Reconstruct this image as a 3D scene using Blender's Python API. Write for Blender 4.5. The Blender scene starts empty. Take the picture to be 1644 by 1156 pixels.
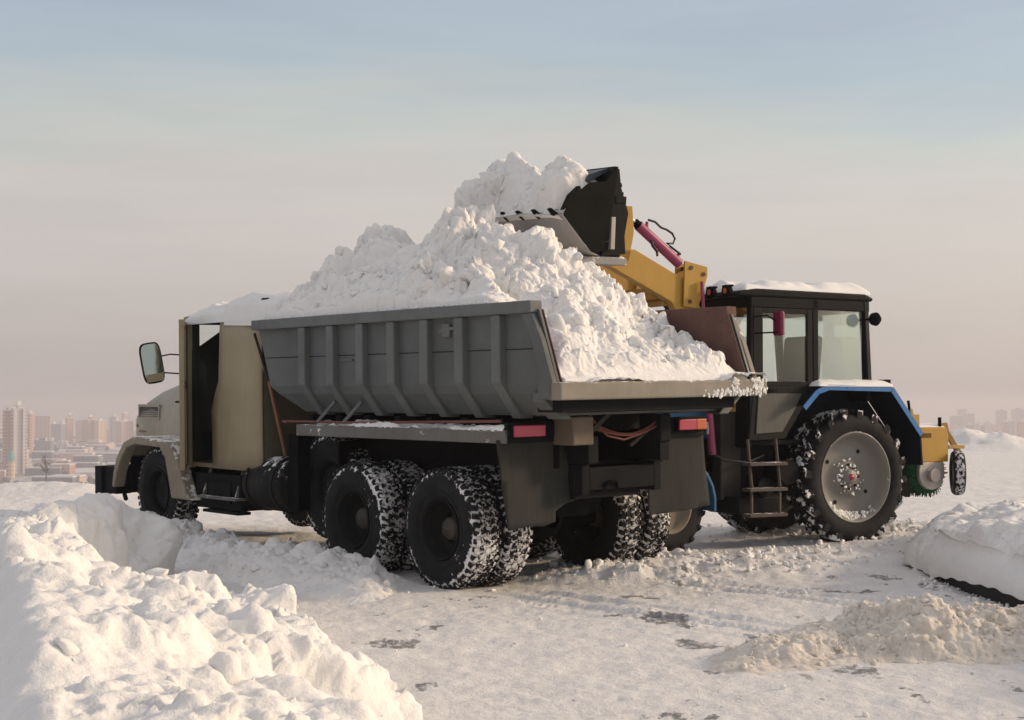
import bpy, math, random
import numpy as np
from mathutils import Matrix, Vector
R = math.radians
random.seed(7)
scene = bpy.context.scene
col = scene.collection

# ---------------------------------------------------------------- camera, sky, sun, exposure
cd = bpy.data.cameras.new('camera')
cam = bpy.data.objects.new('camera', cd); col.objects.link(cam)
cam.location = (0, 0, 1.657)
cam.rotation_euler = (R(90) + math.atan(73 / 2450), 0, 0)
cd.sensor_width = 36; cd.lens = 36 * 2450 / 1644
cd.clip_start = 0.1; cd.clip_end = 40000
scene.camera = cam

SUN_AZ = Vector((0.98, 0.16, 0)).normalized()      # horizontal direction towards the sun
SUN_EL = R(19)
w = bpy.data.worlds.new('World'); scene.world = w; w.use_nodes = True
nt = w.node_tree; nt.nodes.clear()
def N(t, ty, **k):
    n = t.nodes.new(ty)
    for a, b in k.items(): setattr(n, a, b)
    return n
out = N(nt, 'ShaderNodeOutputWorld')
sky = N(nt, 'ShaderNodeTexSky', sky_type='NISHITA', sun_disc=False, sun_elevation=SUN_EL,
        sun_rotation=math.atan2(SUN_AZ.x, SUN_AZ.y), air_density=1.0, dust_density=3.0)
bg1 = N(nt, 'ShaderNodeBackground'); bg1.inputs[1].default_value = 0.05
nt.links.new(sky.outputs[0], bg1.inputs[0])
tc = N(nt, 'ShaderNodeTexCoord'); sep = N(nt, 'ShaderNodeSeparateXYZ')
nt.links.new(tc.outputs['Generated'], sep.inputs[0])
mp = N(nt, 'ShaderNodeMapping'); mp.inputs['Scale'].default_value = (1.6, 1.6, 11)
nt.links.new(tc.outputs['Generated'], mp.inputs[0])
nz = N(nt, 'ShaderNodeTexNoise'); nz.inputs['Scale'].default_value = 1.5; nz.inputs['Detail'].default_value = 4
nt.links.new(mp.outputs[0], nz.inputs[0])
m1 = N(nt, 'ShaderNodeMath', operation='MULTIPLY_ADD'); m1.inputs[1].default_value = 0.15; m1.inputs[2].default_value = -0.075
nt.links.new(nz.outputs[0], m1.inputs[0])
m2 = N(nt, 'ShaderNodeMath', operation='ADD')
nt.links.new(sep.outputs[2], m2.inputs[0]); nt.links.new(m1.outputs[0], m2.inputs[1])
ramp = N(nt, 'ShaderNodeValToRGB'); nt.links.new(m2.outputs[0], ramp.inputs[0])
def lin(r, g, b):
    f = lambda c: (c / 255 / 12.92) if c / 255 < .04045 else ((c / 255 + .055) / 1.055) ** 2.4
    return (f(r), f(g), f(b), 1)
SKY_STOPS = [(0.0, (182, 173, 172)), (0.05, (182, 172, 171)), (0.10, (187, 175, 171)), (0.145, (193, 182, 174)),
             (0.175, (182, 182, 174)), (0.205, (163, 173, 178)), (0.26, (156, 164, 175)), (0.45, (182, 178, 176)), (1.0, (190, 184, 184))]
cr = ramp.color_ramp
while len(cr.elements) < len(SKY_STOPS): cr.elements.new(0.5)
for e, (p, c) in zip(cr.elements, SKY_STOPS): e.position = p; e.color = lin(*c)
bg2 = N(nt, 'ShaderNodeBackground'); bg2.inputs[1].default_value = 0.98
mp2 = N(nt, 'ShaderNodeMapping'); mp2.inputs['Scale'].default_value = (2.2, 2.2, 16); mp2.inputs['Location'].default_value = (3.1, .4, .9)
nt.links.new(tc.outputs['Generated'], mp2.inputs[0])
nz2 = N(nt, 'ShaderNodeTexNoise'); nz2.inputs['Scale'].default_value = 1.3; nz2.inputs['Detail'].default_value = 6; nz2.inputs['Roughness'].default_value = .6
nt.links.new(mp2.outputs[0], nz2.inputs[0])
mr_ = N(nt, 'ShaderNodeMapRange'); nt.links.new(nz2.outputs[0], mr_.inputs[0])
mr_.inputs[1].default_value = .42; mr_.inputs[2].default_value = .72; mr_.inputs[3].default_value = 1.0; mr_.inputs[4].default_value = .88
vm = N(nt, 'ShaderNodeVectorMath', operation='SCALE'); nt.links.new(ramp.outputs[0], vm.inputs[0]); nt.links.new(mr_.outputs[0], vm.inputs['Scale'])
nt.links.new(vm.outputs[0], bg2.inputs[0])
ad = N(nt, 'ShaderNodeAddShader')
nt.links.new(bg1.outputs[0], ad.inputs[0]); nt.links.new(bg2.outputs[0], ad.inputs[1])
nt.links.new(ad.outputs[0], out.inputs[0])

sd = bpy.data.lights.new('sun', 'SUN'); sd.energy = 2.6; sd.angle = R(8); sd.color = (1.0, 0.76, 0.52)
sun = bpy.data.objects.new('sun', sd); col.objects.link(sun)
to_sun = Vector((SUN_AZ.x * math.cos(SUN_EL), SUN_AZ.y * math.cos(SUN_EL), math.sin(SUN_EL)))
sun.rotation_euler = to_sun.to_track_quat('Z', 'Y').to_euler()
scene.view_settings.view_transform = 'Standard'; scene.view_settings.look = 'None'
scene.view_settings.exposure = 0.0; scene.view_settings.gamma = 1
scene.cycles.volume_bounces = 1
scene.cycles.max_bounces = 8

# ---------------------------------------------------------------- noise (numpy)
def h3(i, j, k, s):
    n = (i.astype(np.int64) * 73856093) ^ (j.astype(np.int64) * 19349663) ^ (k.astype(np.int64) * 83492791) ^ (s * 2654435761)
    n = (n ^ (n >> 13)) * 1274126177 & 0xffffffff
    n = (n ^ (n >> 16)) * 2246822519 & 0xffffffff
    return ((n ^ (n >> 15)) & 0xffffff) / 16777216.0
def vnoise(P, s=0):
    F = np.floor(P); f = P - F; f = f * f * f * (f * (f * 6 - 15) + 10); i = F.astype(np.int64)
    o = 0
    for a in (0, 1):
        for b in (0, 1):
            for c in (0, 1):
                wgt = (f[:, 0] if a else 1 - f[:, 0]) * (f[:, 1] if b else 1 - f[:, 1]) * (f[:, 2] if c else 1 - f[:, 2])
                o = o + wgt * h3(i[:, 0] + a, i[:, 1] + b, i[:, 2] + c, s)
    return o * 2 - 1
def fbm(P, sc, octv=4, s=0, g=.5):
    o = 0; a = 1
    for k in range(octv):
        o = o + a * vnoise(P * sc + 17.3 * k, s + k); a *= g; sc *= 2.03
    return o
def worley(P, sc, s=0):
    Q = P * sc; F = np.floor(Q).astype(np.int64); d = np.full(len(P), 9.)
    for a in (-1, 0, 1):
        for b in (-1, 0, 1):
            for c in (-1, 0, 1):
                i, j, k = F[:, 0] + a, F[:, 1] + b, F[:, 2] + c
                px = i + h3(i, j, k, s + 1); py = j + h3(i, j, k, s + 2); pz = k + h3(i, j, k, s + 3)
                d = np.minimum(d, (Q[:, 0] - px) ** 2 + (Q[:, 1] - py) ** 2 + (Q[:, 2] - pz) ** 2)
    return d
def lumps(P, size, s=0):           # rounded chunks about `size` across, 0..1
    warp = np.stack([vnoise(P / size * .9, s + 11), vnoise(P / size * .9, s + 12), vnoise(P / size * .9, s + 13)], 1) * .25
    d = worley(P / size + warp, 1.0, s)
    return .55 * np.sqrt(np.clip(1 - d / .85, 0, 1)) + .45 * np.clip(1 - np.sqrt(d), 0, 1) + .12 * (1 - 2 * np.abs(vnoise(P / size * 1.7, s + 7)))
def sstep(a, b, x):
    t = np.clip((x - a) / (b - a), 0, 1); return t * t * (3 - 2 * t)

# ---------------------------------------------------------------- materials
MATS = {}
def nodemat(name):
    m = bpy.data.materials.new(name); m.use_nodes = True
    t = m.node_tree; b = t.nodes['Principled BSDF']; MATS[name] = m
    return m, t, b
def mix(t, fac, a, b):
    n = N(t, 'ShaderNodeMix', data_type='RGBA')
    for sock, v in ((n.inputs[0], fac), (n.inputs[6], a), (n.inputs[7], b)):
        if isinstance(v, (int, float)): sock.default_value = v
        elif isinstance(v, tuple): sock.default_value = v
        else: t.links.new(v, sock)
    return n.outputs[2]
def noise(t, scale, detail=4, vec=None, rough=.55, dist=0.):
    n = N(t, 'ShaderNodeTexNoise'); n.inputs['Scale'].default_value = scale; n.inputs['Detail'].default_value = detail
    n.inputs['Roughness'].default_value = rough; n.inputs['Distortion'].default_value = dist
    if vec is None:
        c = N(t, 'ShaderNodeTexCoord'); vec = c.outputs['Object']
    t.links.new(vec, n.inputs[0]); return n.outputs[0]
def thr(t, val, lo, hi, a=0., b=1.):
    n = N(t, 'ShaderNodeMapRange'); t.links.new(val, n.inputs[0])
    n.inputs[1].default_value = lo; n.inputs[2].default_value = hi; n.inputs[3].default_value = a; n.inputs[4].default_value = b
    return n.outputs[0]
def mul(t, a, b, op='MULTIPLY'):
    n = N(t, 'ShaderNodeMath', operation=op)
    for s_, v in zip(n.inputs, (a, b)):
        if isinstance(v, (int, float)): s_.default_value = v
        else: t.links.new(v, s_)
    return n.outputs[0]
def bump(t, b, hgt, dist, strength=1.):
    n = N(t, 'ShaderNodeBump'); n.inputs['Distance'].default_value = dist; n.inputs['Strength'].default_value = strength
    t.links.new(hgt, n.inputs['Height']); t.links.new(n.outputs[0], b.inputs['Normal'])
def mapped(t, scale, src='Object'):
    c = N(t, 'ShaderNodeTexCoord'); m = N(t, 'ShaderNodeMapping'); m.inputs['Scale'].default_value = scale
    t.links.new(c.outputs[src], m.inputs[0]); return m.outputs[0]
SNOWC = (.85, .832, .805, 1)
def paint(name, c, rough=.5, metal=0., dirt=.5, dirtc=(.09, .08, .065, 1), sc=3., snow=0., streak=True, bmp=.002):
    m, t, b = nodemat(name)
    n1 = noise(t, sc, 8, rough=.65)
    n2 = noise(t, 2., 6, mapped(t, (14, 14, 1.2)), rough=.6) if streak else noise(t, sc * 4, 6)
    f = mul(t, thr(t, mul(t, mul(t, n1, .6), mul(t, n2, .4), 'ADD'), .36, .66), dirt)
    colr = mix(t, f, (*c, 1), dirtc)
    colr = mix(t, mul(t, thr(t, noise(t, sc * 9, 5), .6, .75), (.25 if max(c) > .06 else .05) * dirt), colr, (.35, .33, .3, 1))
    if snow:
        g = N(t, 'ShaderNodeNewGeometry'); sp = N(t, 'ShaderNodeSeparateXYZ'); t.links.new(g.outputs['Normal'], sp.inputs[0])
        s_ = mul(t, mul(t, noise(t, 9, 8, rough=.75), mul(t, sp.outputs[2], .16), 'ADD'), 1.)
        colr = mix(t, thr(t, s_, .72 - .2 * snow, .77 - .2 * snow), colr, SNOWC)
    t.links.new(colr, b.inputs['Base Color'])
    t.links.new(thr(t, n1, .3, .7, rough - .12, rough + .2), b.inputs['Roughness'])
    b.inputs['Metallic'].default_value = metal
    if max(c) < .035: b.inputs['Specular IOR Level'].default_value = .08
    bump(t, b, n1, bmp)
    return m
def snowmat(name, c=SNOWC, d1=.02, d2=.006, s1=9, s2=40, dirty=0., dcol=(.42, .33, .24, 1)):
    m, t, b = nodemat(name)
    v = N(t, 'ShaderNodeTexCoord').outputs['Object']
    a1 = noise(t, s1, 6, v, .6); a2 = noise(t, s2, 5, v, .7)
    hgt = mul(t, mul(t, a1, d1), mul(t, a2, d2), 'ADD')
    bump(t, b, hgt, 1.0, .9)
    colr = mix(t, thr(t, noise(t, 2.3, 5, v), .35, .7), c, tuple(x * .965 for x in c[:3]) + (1,))
    if dirty:
        colr = mix(t, mul(t, thr(t, noise(t, 6, 7, v, .7), .42, .62), dirty), colr, dcol)
        colr = mix(t, mul(t, thr(t, noise(t, 26, 6, v, .7), .58, .68), dirty), colr, tuple(x * .35 for x in dcol[:3]) + (1,))
    t.links.new(colr, b.inputs['Base Color'])
    b.inputs['Roughness'].default_value = .75
    b.inputs['Specular IOR Level'].default_value = .25
    b.inputs['Subsurface Weight'].default_value = .4; b.inputs['Subsurface Radius'].default_value = (1, .9, .75); b.inputs['Subsurface Scale'].default_value = .025
    return m
snowmat('snow'); snowmat('snow_smooth', d1=.006, d2=.002, s1=5, s2=30)
snowmat('snow_dirty', c=(.76, .70, .62, 1), d1=.02, d2=.008, dirty=.55, dcol=(.50, .43, .35, 1))
snowmat('snow_load', dirty=.07, dcol=(.5, .46, .42, 1))
paint('body_grey', (.088, .099, .100), .55, dirt=.45, dirtc=(.075, .072, .066, 1), sc=1.4)
paint('body_rust', (.12, .058, .045), .8, dirt=.5, dirtc=(.06, .035, .03, 1))
paint('lip_tan', (.235, .215, .18), .7, dirt=.5, dirtc=(.17, .14, .105, 1), snow=.35)
paint('rail_grey', (.115, .13, .132), .55, dirt=.4)
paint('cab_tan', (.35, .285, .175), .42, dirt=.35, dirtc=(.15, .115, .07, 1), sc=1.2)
paint('cab_tan_shaded', (.12, .10, .062), .6, dirt=.5, dirtc=(.07, .06, .045, 1))  # darker olive cab tone: rear wall's shade near the tipper painted into the colour
paint('hood_tan', (.36, .33, .26), .5, dirt=.4, dirtc=(.2, .17, .13, 1), sc=1.5)
paint('fender_tan', (.29, .245, .17), .55, dirt=.4, sc=2, snow=.55)
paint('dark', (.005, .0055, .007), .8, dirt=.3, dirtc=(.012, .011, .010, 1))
paint('dark_snowy', (.006, .007, .009), .5, dirt=.3, snow=.35)
paint('frame_dark', (.008, .010, .013), .7, dirt=.5, dirtc=(.017, .015, .013, 1))
paint('flap_rubber', (.029, .031, .031), .75, dirt=.6, dirtc=(.062, .058, .048, 1), sc=2.2, bmp=.004)
paint('shelf_grey', (.13, .13, .125), .6, dirt=.5, dirtc=(.1, .08, .055, 1), snow=.5)
paint('bracket_tan', (.14, .105, .075), .7, dirt=.5)
paint('rusty_pole', (.30, .13, .07), .8, dirt=.4)
paint('red_hose', (.16, .03, .022), .6, dirt=.4)
paint('yellow', (.46, .25, .02), .5, dirt=.35, dirtc=(.26, .15, .05, 1), sc=2.5)
paint('yellow_dirty', (.42, .24, .04), .6, dirt=.6, dirtc=(.3, .2, .12, 1), sc=6, snow=.4)
paint('magenta', (.30, .04, .115), .4, dirt=.2, dirtc=(.25, .05, .1, 1), bmp=.0005)
paint('tractor_blue', (.02, .13, .30), .4, dirt=.35, dirtc=(.05, .07, .09, 1))
paint('fender_blue', (.025, .16, .42), .35, dirt=.2, dirtc=(.05, .07, .09, 1), snow=.2)
paint('tractor_black', (.007, .008, .010), .45, dirt=.3, dirtc=(.012, .011, .010, 1))
paint('door_grey', (.012, .013, .013), .6, dirt=.5, dirtc=(.04, .036, .03, 1), sc=1.6)
paint('door_low', (.06, .058, .05), .6, dirt=.6, dirtc=(.12, .11, .085, 1), sc=2)
paint('post_grey', (.03, .03, .029), .6, dirt=.5, dirtc=(.08, .07, .06, 1))
paint('step_brown', (.06, .045, .038), .7, dirt=.5, dirtc=(.12, .09, .07, 1), snow=.25)
paint('rim_grey', (.20, .188, .168), .5, dirt=.35, dirtc=(.25, .225, .19, 1), sc=5, snow=.18, streak=False)
paint('rim_dark', (.012, .013, .014), .6, dirt=.3, dirtc=(.03, .028, .025, 1), streak=False)
paint('hub_tan', (.05, .044, .035), .6, dirt=.4, streak=False)
paint('rim_tan', (.19, .155, .11), .6, dirt=.4, dirtc=(.2, .16, .11, 1), streak=False)
paint('bucket_black', (.010, .011, .010), .55, dirt=.3, dirtc=(.05, .045, .035, 1), snow=.25)
paint('bucket_plain', (.006, .007, .006), .7, dirt=.4, dirtc=(.014, .012, .010, 1))
paint('bucket_steel', (.30, .29, .29), .6, dirt=.35, dirtc=(.2, .18, .17, 1), snow=.75)
paint('fender_under', (.008, .012, .022), .5, dirt=.3, dirtc=(.015, .015, .015, 1))
paint('vent_grey', (.10, .092, .082), .7, dirt=.3)
paint('visor_blue', (.02, .035, .06), .4, dirt=.3)
paint('steel', (.45, .42, .39), .45, metal=.4, dirt=.5, dirtc=(.25, .2, .17, 1), snow=.4)
paint('chrome', (.6, .6, .6), .25, metal=1., dirt=.1)
paint('brush_green', (.008, .10, .03), .8, dirt=.4, dirtc=(.01, .03, .015, 1), sc=20, streak=False)
paint('asphalt', (.03, .03, .032), .8, dirt=.4, dirtc=(.07, .065, .06, 1), sc=8, streak=False, snow=.25)
paint('seat_dark', (.02, .028, .026), .8, dirt=.2)
def simple(name, c, rough=.4, metal=0., **k):
    m, t, b = nodemat(name)
    b.inputs['Base Color'].default_value = (*c, 1); b.inputs['Roughness'].default_value = rough; b.inputs['Metallic'].default_value = metal
    n1 = noise(t, 20, 4); bump(t, b, n1, .0008)
    return m, t, b
simple('mirror_glass', (.38, .43, .41), .08, 1.)
simple('lens_red', (.42, .04, .09), .25)
simple('lens_orange', (.48, .11, .04), .25)
simple('hose_black', (.01, .01, .011), .5)
simple('mirror_pink', (.20, .014, .06), .35)
m, t, b = nodemat('glass')
t.nodes.remove(b)
tr = N(t, 'ShaderNodeBsdfTransparent'); tr.inputs[0].default_value = (.94, .975, .965, 1)
gl = N(t, 'ShaderNodeBsdfGlossy'); gl.inputs['Roughness'].default_value = .04; gl.inputs[0].default_value = (.9, .95, .95, 1)
mx = N(t, 'ShaderNodeMixShader'); fr = N(t, 'ShaderNodeFresnel'); fr.inputs[0].default_value = 1.5
t.links.new(mul(t, fr.outputs[0], thr(t, noise(t, .8, 2), .3, .7, .45, .6)), mx.inputs[0])
t.links.new(tr.outputs[0], mx.inputs[1]); t.links.new(gl.outputs[0], mx.inputs[2])
t.links.new(mx.outputs[0], t.nodes['Material Output'].inputs[0])
def tyremat(name, r0, r1, amount, scale, side=.35):
    # black rubber; snow packed between the blocks from radius r0 outwards (wheel axis = local Y)
    m, t, b = nodemat(name)
    c = N(t, 'ShaderNodeTexCoord'); sp = N(t, 'ShaderNodeSeparateXYZ'); t.links.new(c.outputs['Object'], sp.inputs[0])
    r = mul(t, mul(t, mul(t, sp.outputs[0], sp.outputs[0]), mul(t, sp.outputs[2], sp.outputs[2]), 'ADD'), .5, 'POWER')
    n1 = noise(t, scale, 5, c.outputs['Object'], .65); n2 = noise(t, 3.2, 3, c.outputs['Object'])
    f = mul(t, mul(t, n1, mul(t, n2, .55), 'ADD'), thr(t, r, r0, r1, -side, 0), 'ADD')
    f = mul(t, f, mul(t, noise(t, scale * 3.5, 3, c.outputs['Object']), .12), 'ADD')
    f = thr(t, f, .84 - amount, .88 - amount)
    colr = mix(t, thr(t, noise(t, 7, 5), .35, .7), (.006, .0065, .008, 1), (.016, .016, .017, 1))
    t.links.new(mix(t, f, colr, (.74, .73, .73, 1)), b.inputs['Base Color'])
    b.inputs['Roughness'].default_value = .8; b.inputs['Specular IOR Level'].default_value = .25
    bump(t, b, f, .006)
    return m
tyremat('tyre_rubber', .44, .53, .13, 18)
tyremat('tread_rubber', .50, .56, .0, 20)
tyremat('tyre_big', .74, .80, .03, 18)
tyremat('lug_big', .70, .80, -.015, 13, .15)

# ---------------------------------------------------------------- mesh builder
class MB:
    def __init__(s): s.v = []; s.f = []; s.m = []; s.sm = []
    def add(s, vs, fs, mi=0, smooth=False):
        o = len(s.v); s.v += [tuple(p) for p in vs]
        for f in fs: s.f.append([i + o for i in f]); s.m.append(mi); s.sm.append(smooth)
    def box(s, x0, x1, y0, y1, z0, z1, mi=0):
        x0, x1 = sorted((x0, x1)); y0, y1 = sorted((y0, y1)); z0, z1 = sorted((z0, z1))
        s.add([(x0, y0, z0), (x1, y0, z0), (x1, y1, z0), (x0, y1, z0), (x0, y0, z1), (x1, y0, z1), (x1, y1, z1), (x0, y1, z1)],
              [(0, 3, 2, 1), (4, 5, 6, 7), (0, 1, 5, 4), (1, 2, 6, 5), (2, 3, 7, 6), (3, 0, 4, 7)], mi)
    def prism(s, poly, a, b, axis='y', mi=0):
        # polygon in the two other axes, extruded from a to b along axis
        def P(p, t): return {'y': (p[0], t, p[1]), 'x': (t, p[0], p[1]), 'z': (p[0], p[1], t)}[axis]
        n = len(poly); vs = [P(p, a) for p in poly] + [P(p, b) for p in poly]
        s.add(vs, [tuple(range(n))[::-1], tuple(range(n, 2 * n))] + [(i, (i + 1) % n, n + (i + 1) % n, n + i) for i in range(n)], mi)
    def bar(s, p, q, wd, ht, mi=0):
        p = Vector(p); q = Vector(q); d = (q - p).normalized()
        u = d.cross(Vector((0, 0, 1)));
        if u.length < .05: u = Vector((0, 1, 0))
        u.normalize(); n = d.cross(u).normalized()
        vs = [c + u * a * wd / 2 + n * e * ht / 2 for c in (p, q) for a, e in ((-1, -1), (1, -1), (1, 1), (-1, 1))]
        s.add(vs, [(0, 1, 2, 3), (7, 6, 5, 4), (0, 4, 5, 1), (1, 5, 6, 2), (2, 6, 7, 3), (3, 7, 4, 0)], mi)
    def tube(s, pts, r, n=10, mi=0, r2=None):
        pts = [Vector(p) for p in pts]; rings = []
        up = Vector((0.13, 0.21, 1)).normalized()
        for i, p in enumerate(pts):
            d = (pts[min(i + 1, len(pts) - 1)] - pts[max(i - 1, 0)]).normalized()
            u = d.cross(up).normalized(); w_ = d.cross(u)
            rr = r if r2 is None else r + (r2 - r) * i / (len(pts) - 1)
            rings.append([p + (u * math.cos(2 * math.pi * k / n) + w_ * math.sin(2 * math.pi * k / n)) * rr for k in range(n)])
        vs = [q for g in rings for q in g]; fs = []
        for i in range(len(pts) - 1):
            for k in range(n): fs.append((i * n + k, i * n + (k + 1) % n, (i + 1) * n + (k + 1) % n, (i + 1) * n + k))
        s.add(vs, fs, mi, True)
        s.add(rings[0], [tuple(range(n))], mi); s.add(rings[-1], [tuple(range(n))[::-1]], mi)
    def lathe(s, prof, n=48, mi=0, c=(0, 0, 0), axis='y', smooth=True):
        # prof: list of (along, radius)
        vs = []; fs = []
        for a, r in prof:
            for k in range(n):
                th = 2 * math.pi * k / n; x, z = r * math.cos(th), r * math.sin(th)
                p = {'y': (x, a, z), 'x': (a, x, z), 'z': (x, z, a)}[axis]
                vs.append((p[0] + c[0], p[1] + c[1], p[2] + c[2]))
        for i in range(len(prof) - 1):
            for k in range(n): fs.append((i * n + k, i * n + (k + 1) % n, (i + 1) * n + (k + 1) % n, (i + 1) * n + k))
        s.add(vs, fs, mi, smooth)
    def build(s, name, mats, parent=None, bevel=0., subs=0, loc=None, solid=None):
        me = bpy.data.meshes.new(name); me.from_pydata(s.v, [], s.f)
        for k in ([mats] if isinstance(mats, str) else mats): me.materials.append(MATS[k])
        me.polygons.foreach_set('material_index', s.m); me.polygons.foreach_set('use_smooth', s.sm)
        me.update()
        o = bpy.data.objects.new(name, me); col.objects.link(o)
        if parent: o.parent = parent
        if loc: o.location = loc
        if solid:
            md = o.modifiers.new('solid', 'SOLIDIFY'); md.thickness = solid[0]; md.offset = solid[1]
            if len(solid) > 2: md.material_offset = solid[2]
        if bevel:
            md = o.modifiers.new('bevel', 'BEVEL'); md.width = bevel; md.segments = 2; md.limit_method = 'ANGLE'; md.angle_limit = R(35)
        return o
def tag(o, label, cat, group=None, kind=None):
    o['label'] = label; o['category'] = cat
    if group: o['group'] = group
    if kind: o['kind'] = kind
    return o
def struct(o): o['kind'] = 'structure'; return o
def empty(name, M, label, cat, group=None):
    o = bpy.data.objects.new(name, None); col.objects.link(o); o.matrix_world = M; o.empty_display_size = .3
    return tag(o, label, cat, group)
def frame(o, yaw, pit, rol, sc=1.):
    yaw, pit, rol = R(yaw), R(pit), R(rol)
    fw = Vector((-math.sin(yaw), math.cos(yaw), 0)); lf = Vector((-math.cos(yaw), -math.sin(yaw), 0)); up = Vector((0, 0, 1))
    f2 = fw * math.cos(pit) + up * math.sin(pit); u2 = up * math.cos(pit) - fw * math.sin(pit)
    l3 = lf * math.cos(rol) + u2 * math.sin(rol); u3 = u2 * math.cos(rol) - lf * math.sin(rol)
    M = Matrix.Identity(4)
    for i, a in enumerate((f2, l3, u3)):
        for r_ in range(3): M[r_][i] = a[r_] * sc
    M.translation = Vector(o); return M
MT = frame((.28, 14.7, 0), 39.3, .35, -1.15)
MK = frame((3.73 * .94, 19.55 * .94, 1.657 - .94 * 1.697), 119.5, 0, 0, .94)

def mesh_np(name, V, Fq, mat, parent=None, M=None, smooth=True, attr=None):
    me = bpy.data.meshes.new(name)
    n = len(Fq); k = Fq.shape[1]
    me.vertices.add(len(V)); me.vertices.foreach_set('co', V.astype(np.float32).ravel())
    me.loops.add(n * k); me.loops.foreach_set('vertex_index', Fq.astype(np.int32).ravel())
    me.polygons.add(n); me.polygons.foreach_set('loop_start', np.arange(0, n * k, k, dtype=np.int32))
    me.polygons.foreach_set('use_smooth', np.full(n, smooth))
    me.materials.append(MATS[mat]); me.update(); me.validate()
    if attr is not None:
        a = me.attributes.new('dirt', 'FLOAT', 'POINT'); a.data.foreach_set('value', attr.astype(np.float32))
    o = bpy.data.objects.new(name, me); col.objects.link(o)
    if parent: o.parent = parent
    if M is not None: o.matrix_world = M
    return o
def grid_faces(ny, nx, keep=None):
    i = np.arange(ny - 1)[:, None] * nx + np.arange(nx - 1)[None, :]
    F = np.stack([i, i + 1, i + nx + 1, i + nx], -1).reshape(-1, 4)
    if keep is not None: F = F[keep[F].any(1)]
    return F
def normals(V, ny, nx):
    G = V.reshape(ny, nx, 3); a = np.gradient(G, axis=1); b = np.gradient(G, axis=0)
    n = np.cross(a, b); n /= np.linalg.norm(n, axis=2, keepdims=True) + 1e-9; n[..., 2] += .55 * np.sign(n[..., 2]); n /= np.linalg.norm(n, axis=2, keepdims=True) + 1e-9
    return n.reshape(-1, 3)
def blocks(P, size, s=0):          # one random level per broken clod, flat facets with sharp steps between them
    W = P / size + .22 * np.stack([vnoise(P / size * 1.6, s + 1), vnoise(P / size * 1.6, s + 2), vnoise(P / size * 1.6, s + 3)], 1)
    F = np.floor(W).astype(np.int64); best = np.full(len(P), 9.); val = np.zeros(len(P))
    for a in (-1, 0, 1):
        for b in (-1, 0, 1):
            for c in (-1, 0, 1):
                i, j, k = F[:, 0] + a, F[:, 1] + b, F[:, 2] + c
                qx, qy, qz = h3(i, j, k, s + 4), h3(i, j, k, s + 5), h3(i, j, k, s + 6)
                dx, dy, dz = W[:, 0] - i - qx, W[:, 1] - j - qy, W[:, 2] - k - qz
                d = dx * dx + dy * dy + dz * dz; m = d < best; best = np.where(m, d, best)
                val = np.where(m, h3(i, j, k, s + 9) + .9 * (dx * (qy - .5) + dy * (qz - .5) + dz * (qx - .5)), val)
    return val
def snow_field(xs, ys, hfun, layers, seed=0, keepf=None, fine=.008, blk=()):
    """heightfield over xs,ys; layers = [(size, amp)] of rounded chunks pushed out along the normal"""
    X, Y = np.meshgrid(xs, ys); ny, nx = X.shape
    x = X.ravel(); y = Y.ravel(); z, am = hfun(x, y)
    V = np.stack([x, y, z], 1); Nn = normals(V, ny, nx)
    am = am * np.clip(.85 + .75 * fbm(V, 1.15, 2, seed + 77), .3, 1.35)
    d = 0
    for q, (sz, amp) in enumerate(layers):
        d = d + amp * (lumps(V, sz, seed + 31 * q) - .45)
    for sz, amp in blk: d = d + amp * (blocks(V, sz, seed + 61) - .5) * sstep(-.25, .25, fbm(V, .8, 2, seed + 63))
    if fine: d = d + fine * fbm(V, 14, 3, seed + 5)
    V = V + Nn * (d * am)[:, None]
    keep = keepf(x, y, V[:, 2]) if keepf is not None else None
    return V, grid_faces(ny, nx, keep)
ICO = None
def chunk_mesh(pts, sizes, seed=0):
    """small broken snow lumps standing at pts"""
    global ICO
    if ICO is None:
        import bmesh
        bm = bmesh.new(); bmesh.ops.create_icosphere(bm, subdivisions=2, radius=1)
        bm.verts.ensure_lookup_table()
        ICO = (np.array([v.co[:] for v in bm.verts]), np.array([[v.index for v in f.verts] for f in bm.faces])); bm.free()
    V0, F0 = ICO; rng = np.random.default_rng(seed); Vs = []; Fs = []; o = 0
    for p, s in zip(pts, sizes):
        q = V0 * rng.uniform(.6, 1.15, 3)
        nrm = rng.normal(size=(8, 3)); nrm /= np.linalg.norm(nrm, axis=1, keepdims=True)
        for nn in nrm:                                   # cut facets so that lumps look broken
            dd = q @ nn; c = rng.uniform(.22, .62); q = q - np.clip(dd - c, 0, None)[:, None] * nn
        q = q + .16 * vnoise(q * 2.6 + rng.uniform(0, 99), seed)[:, None] * V0
        th = rng.uniform(0, 6.28); c_, s_ = math.cos(th), math.sin(th)
        q = q @ np.array([[c_, s_, 0], [-s_, c_, 0], [0, 0, 1]])
        Vs.append(q * s + p); Fs.append(F0 + o); o += len(V0)
    return np.concatenate(Vs), np.concatenate(Fs)
def tri_to_quadless(V, F): return V, F
def join_np(A, B):
    """quads A + triangles B -> triangles"""
    V, F = A; T = np.concatenate([F[:, [0, 1, 2]], F[:, [0, 2, 3]]])
    return np.concatenate([V, B[0]]), np.concatenate([T, B[1] + len(V)])
def scatter_on(V, F, n, smin, smax, rng, sink=.3, wfun=None):
    T = F[rng.integers(0, len(F), n * 4)]; P = V[T].mean(1)
    a = V[T[:, 2]] - V[T[:, 0]]; b = V[T[:, -1]] - V[T[:, 1]]
    ar = np.linalg.norm(np.cross(a, b), axis=1); wt = ar / ar.max()
    if wfun is not None: wt = wt * wfun(P)
    P = P[rng.random(len(P)) < wt * 3][:n]
    s = smin * (smax / smin) ** (rng.random(len(P)) ** 2.2)
    return P, s
HAZE = .00046

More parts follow.
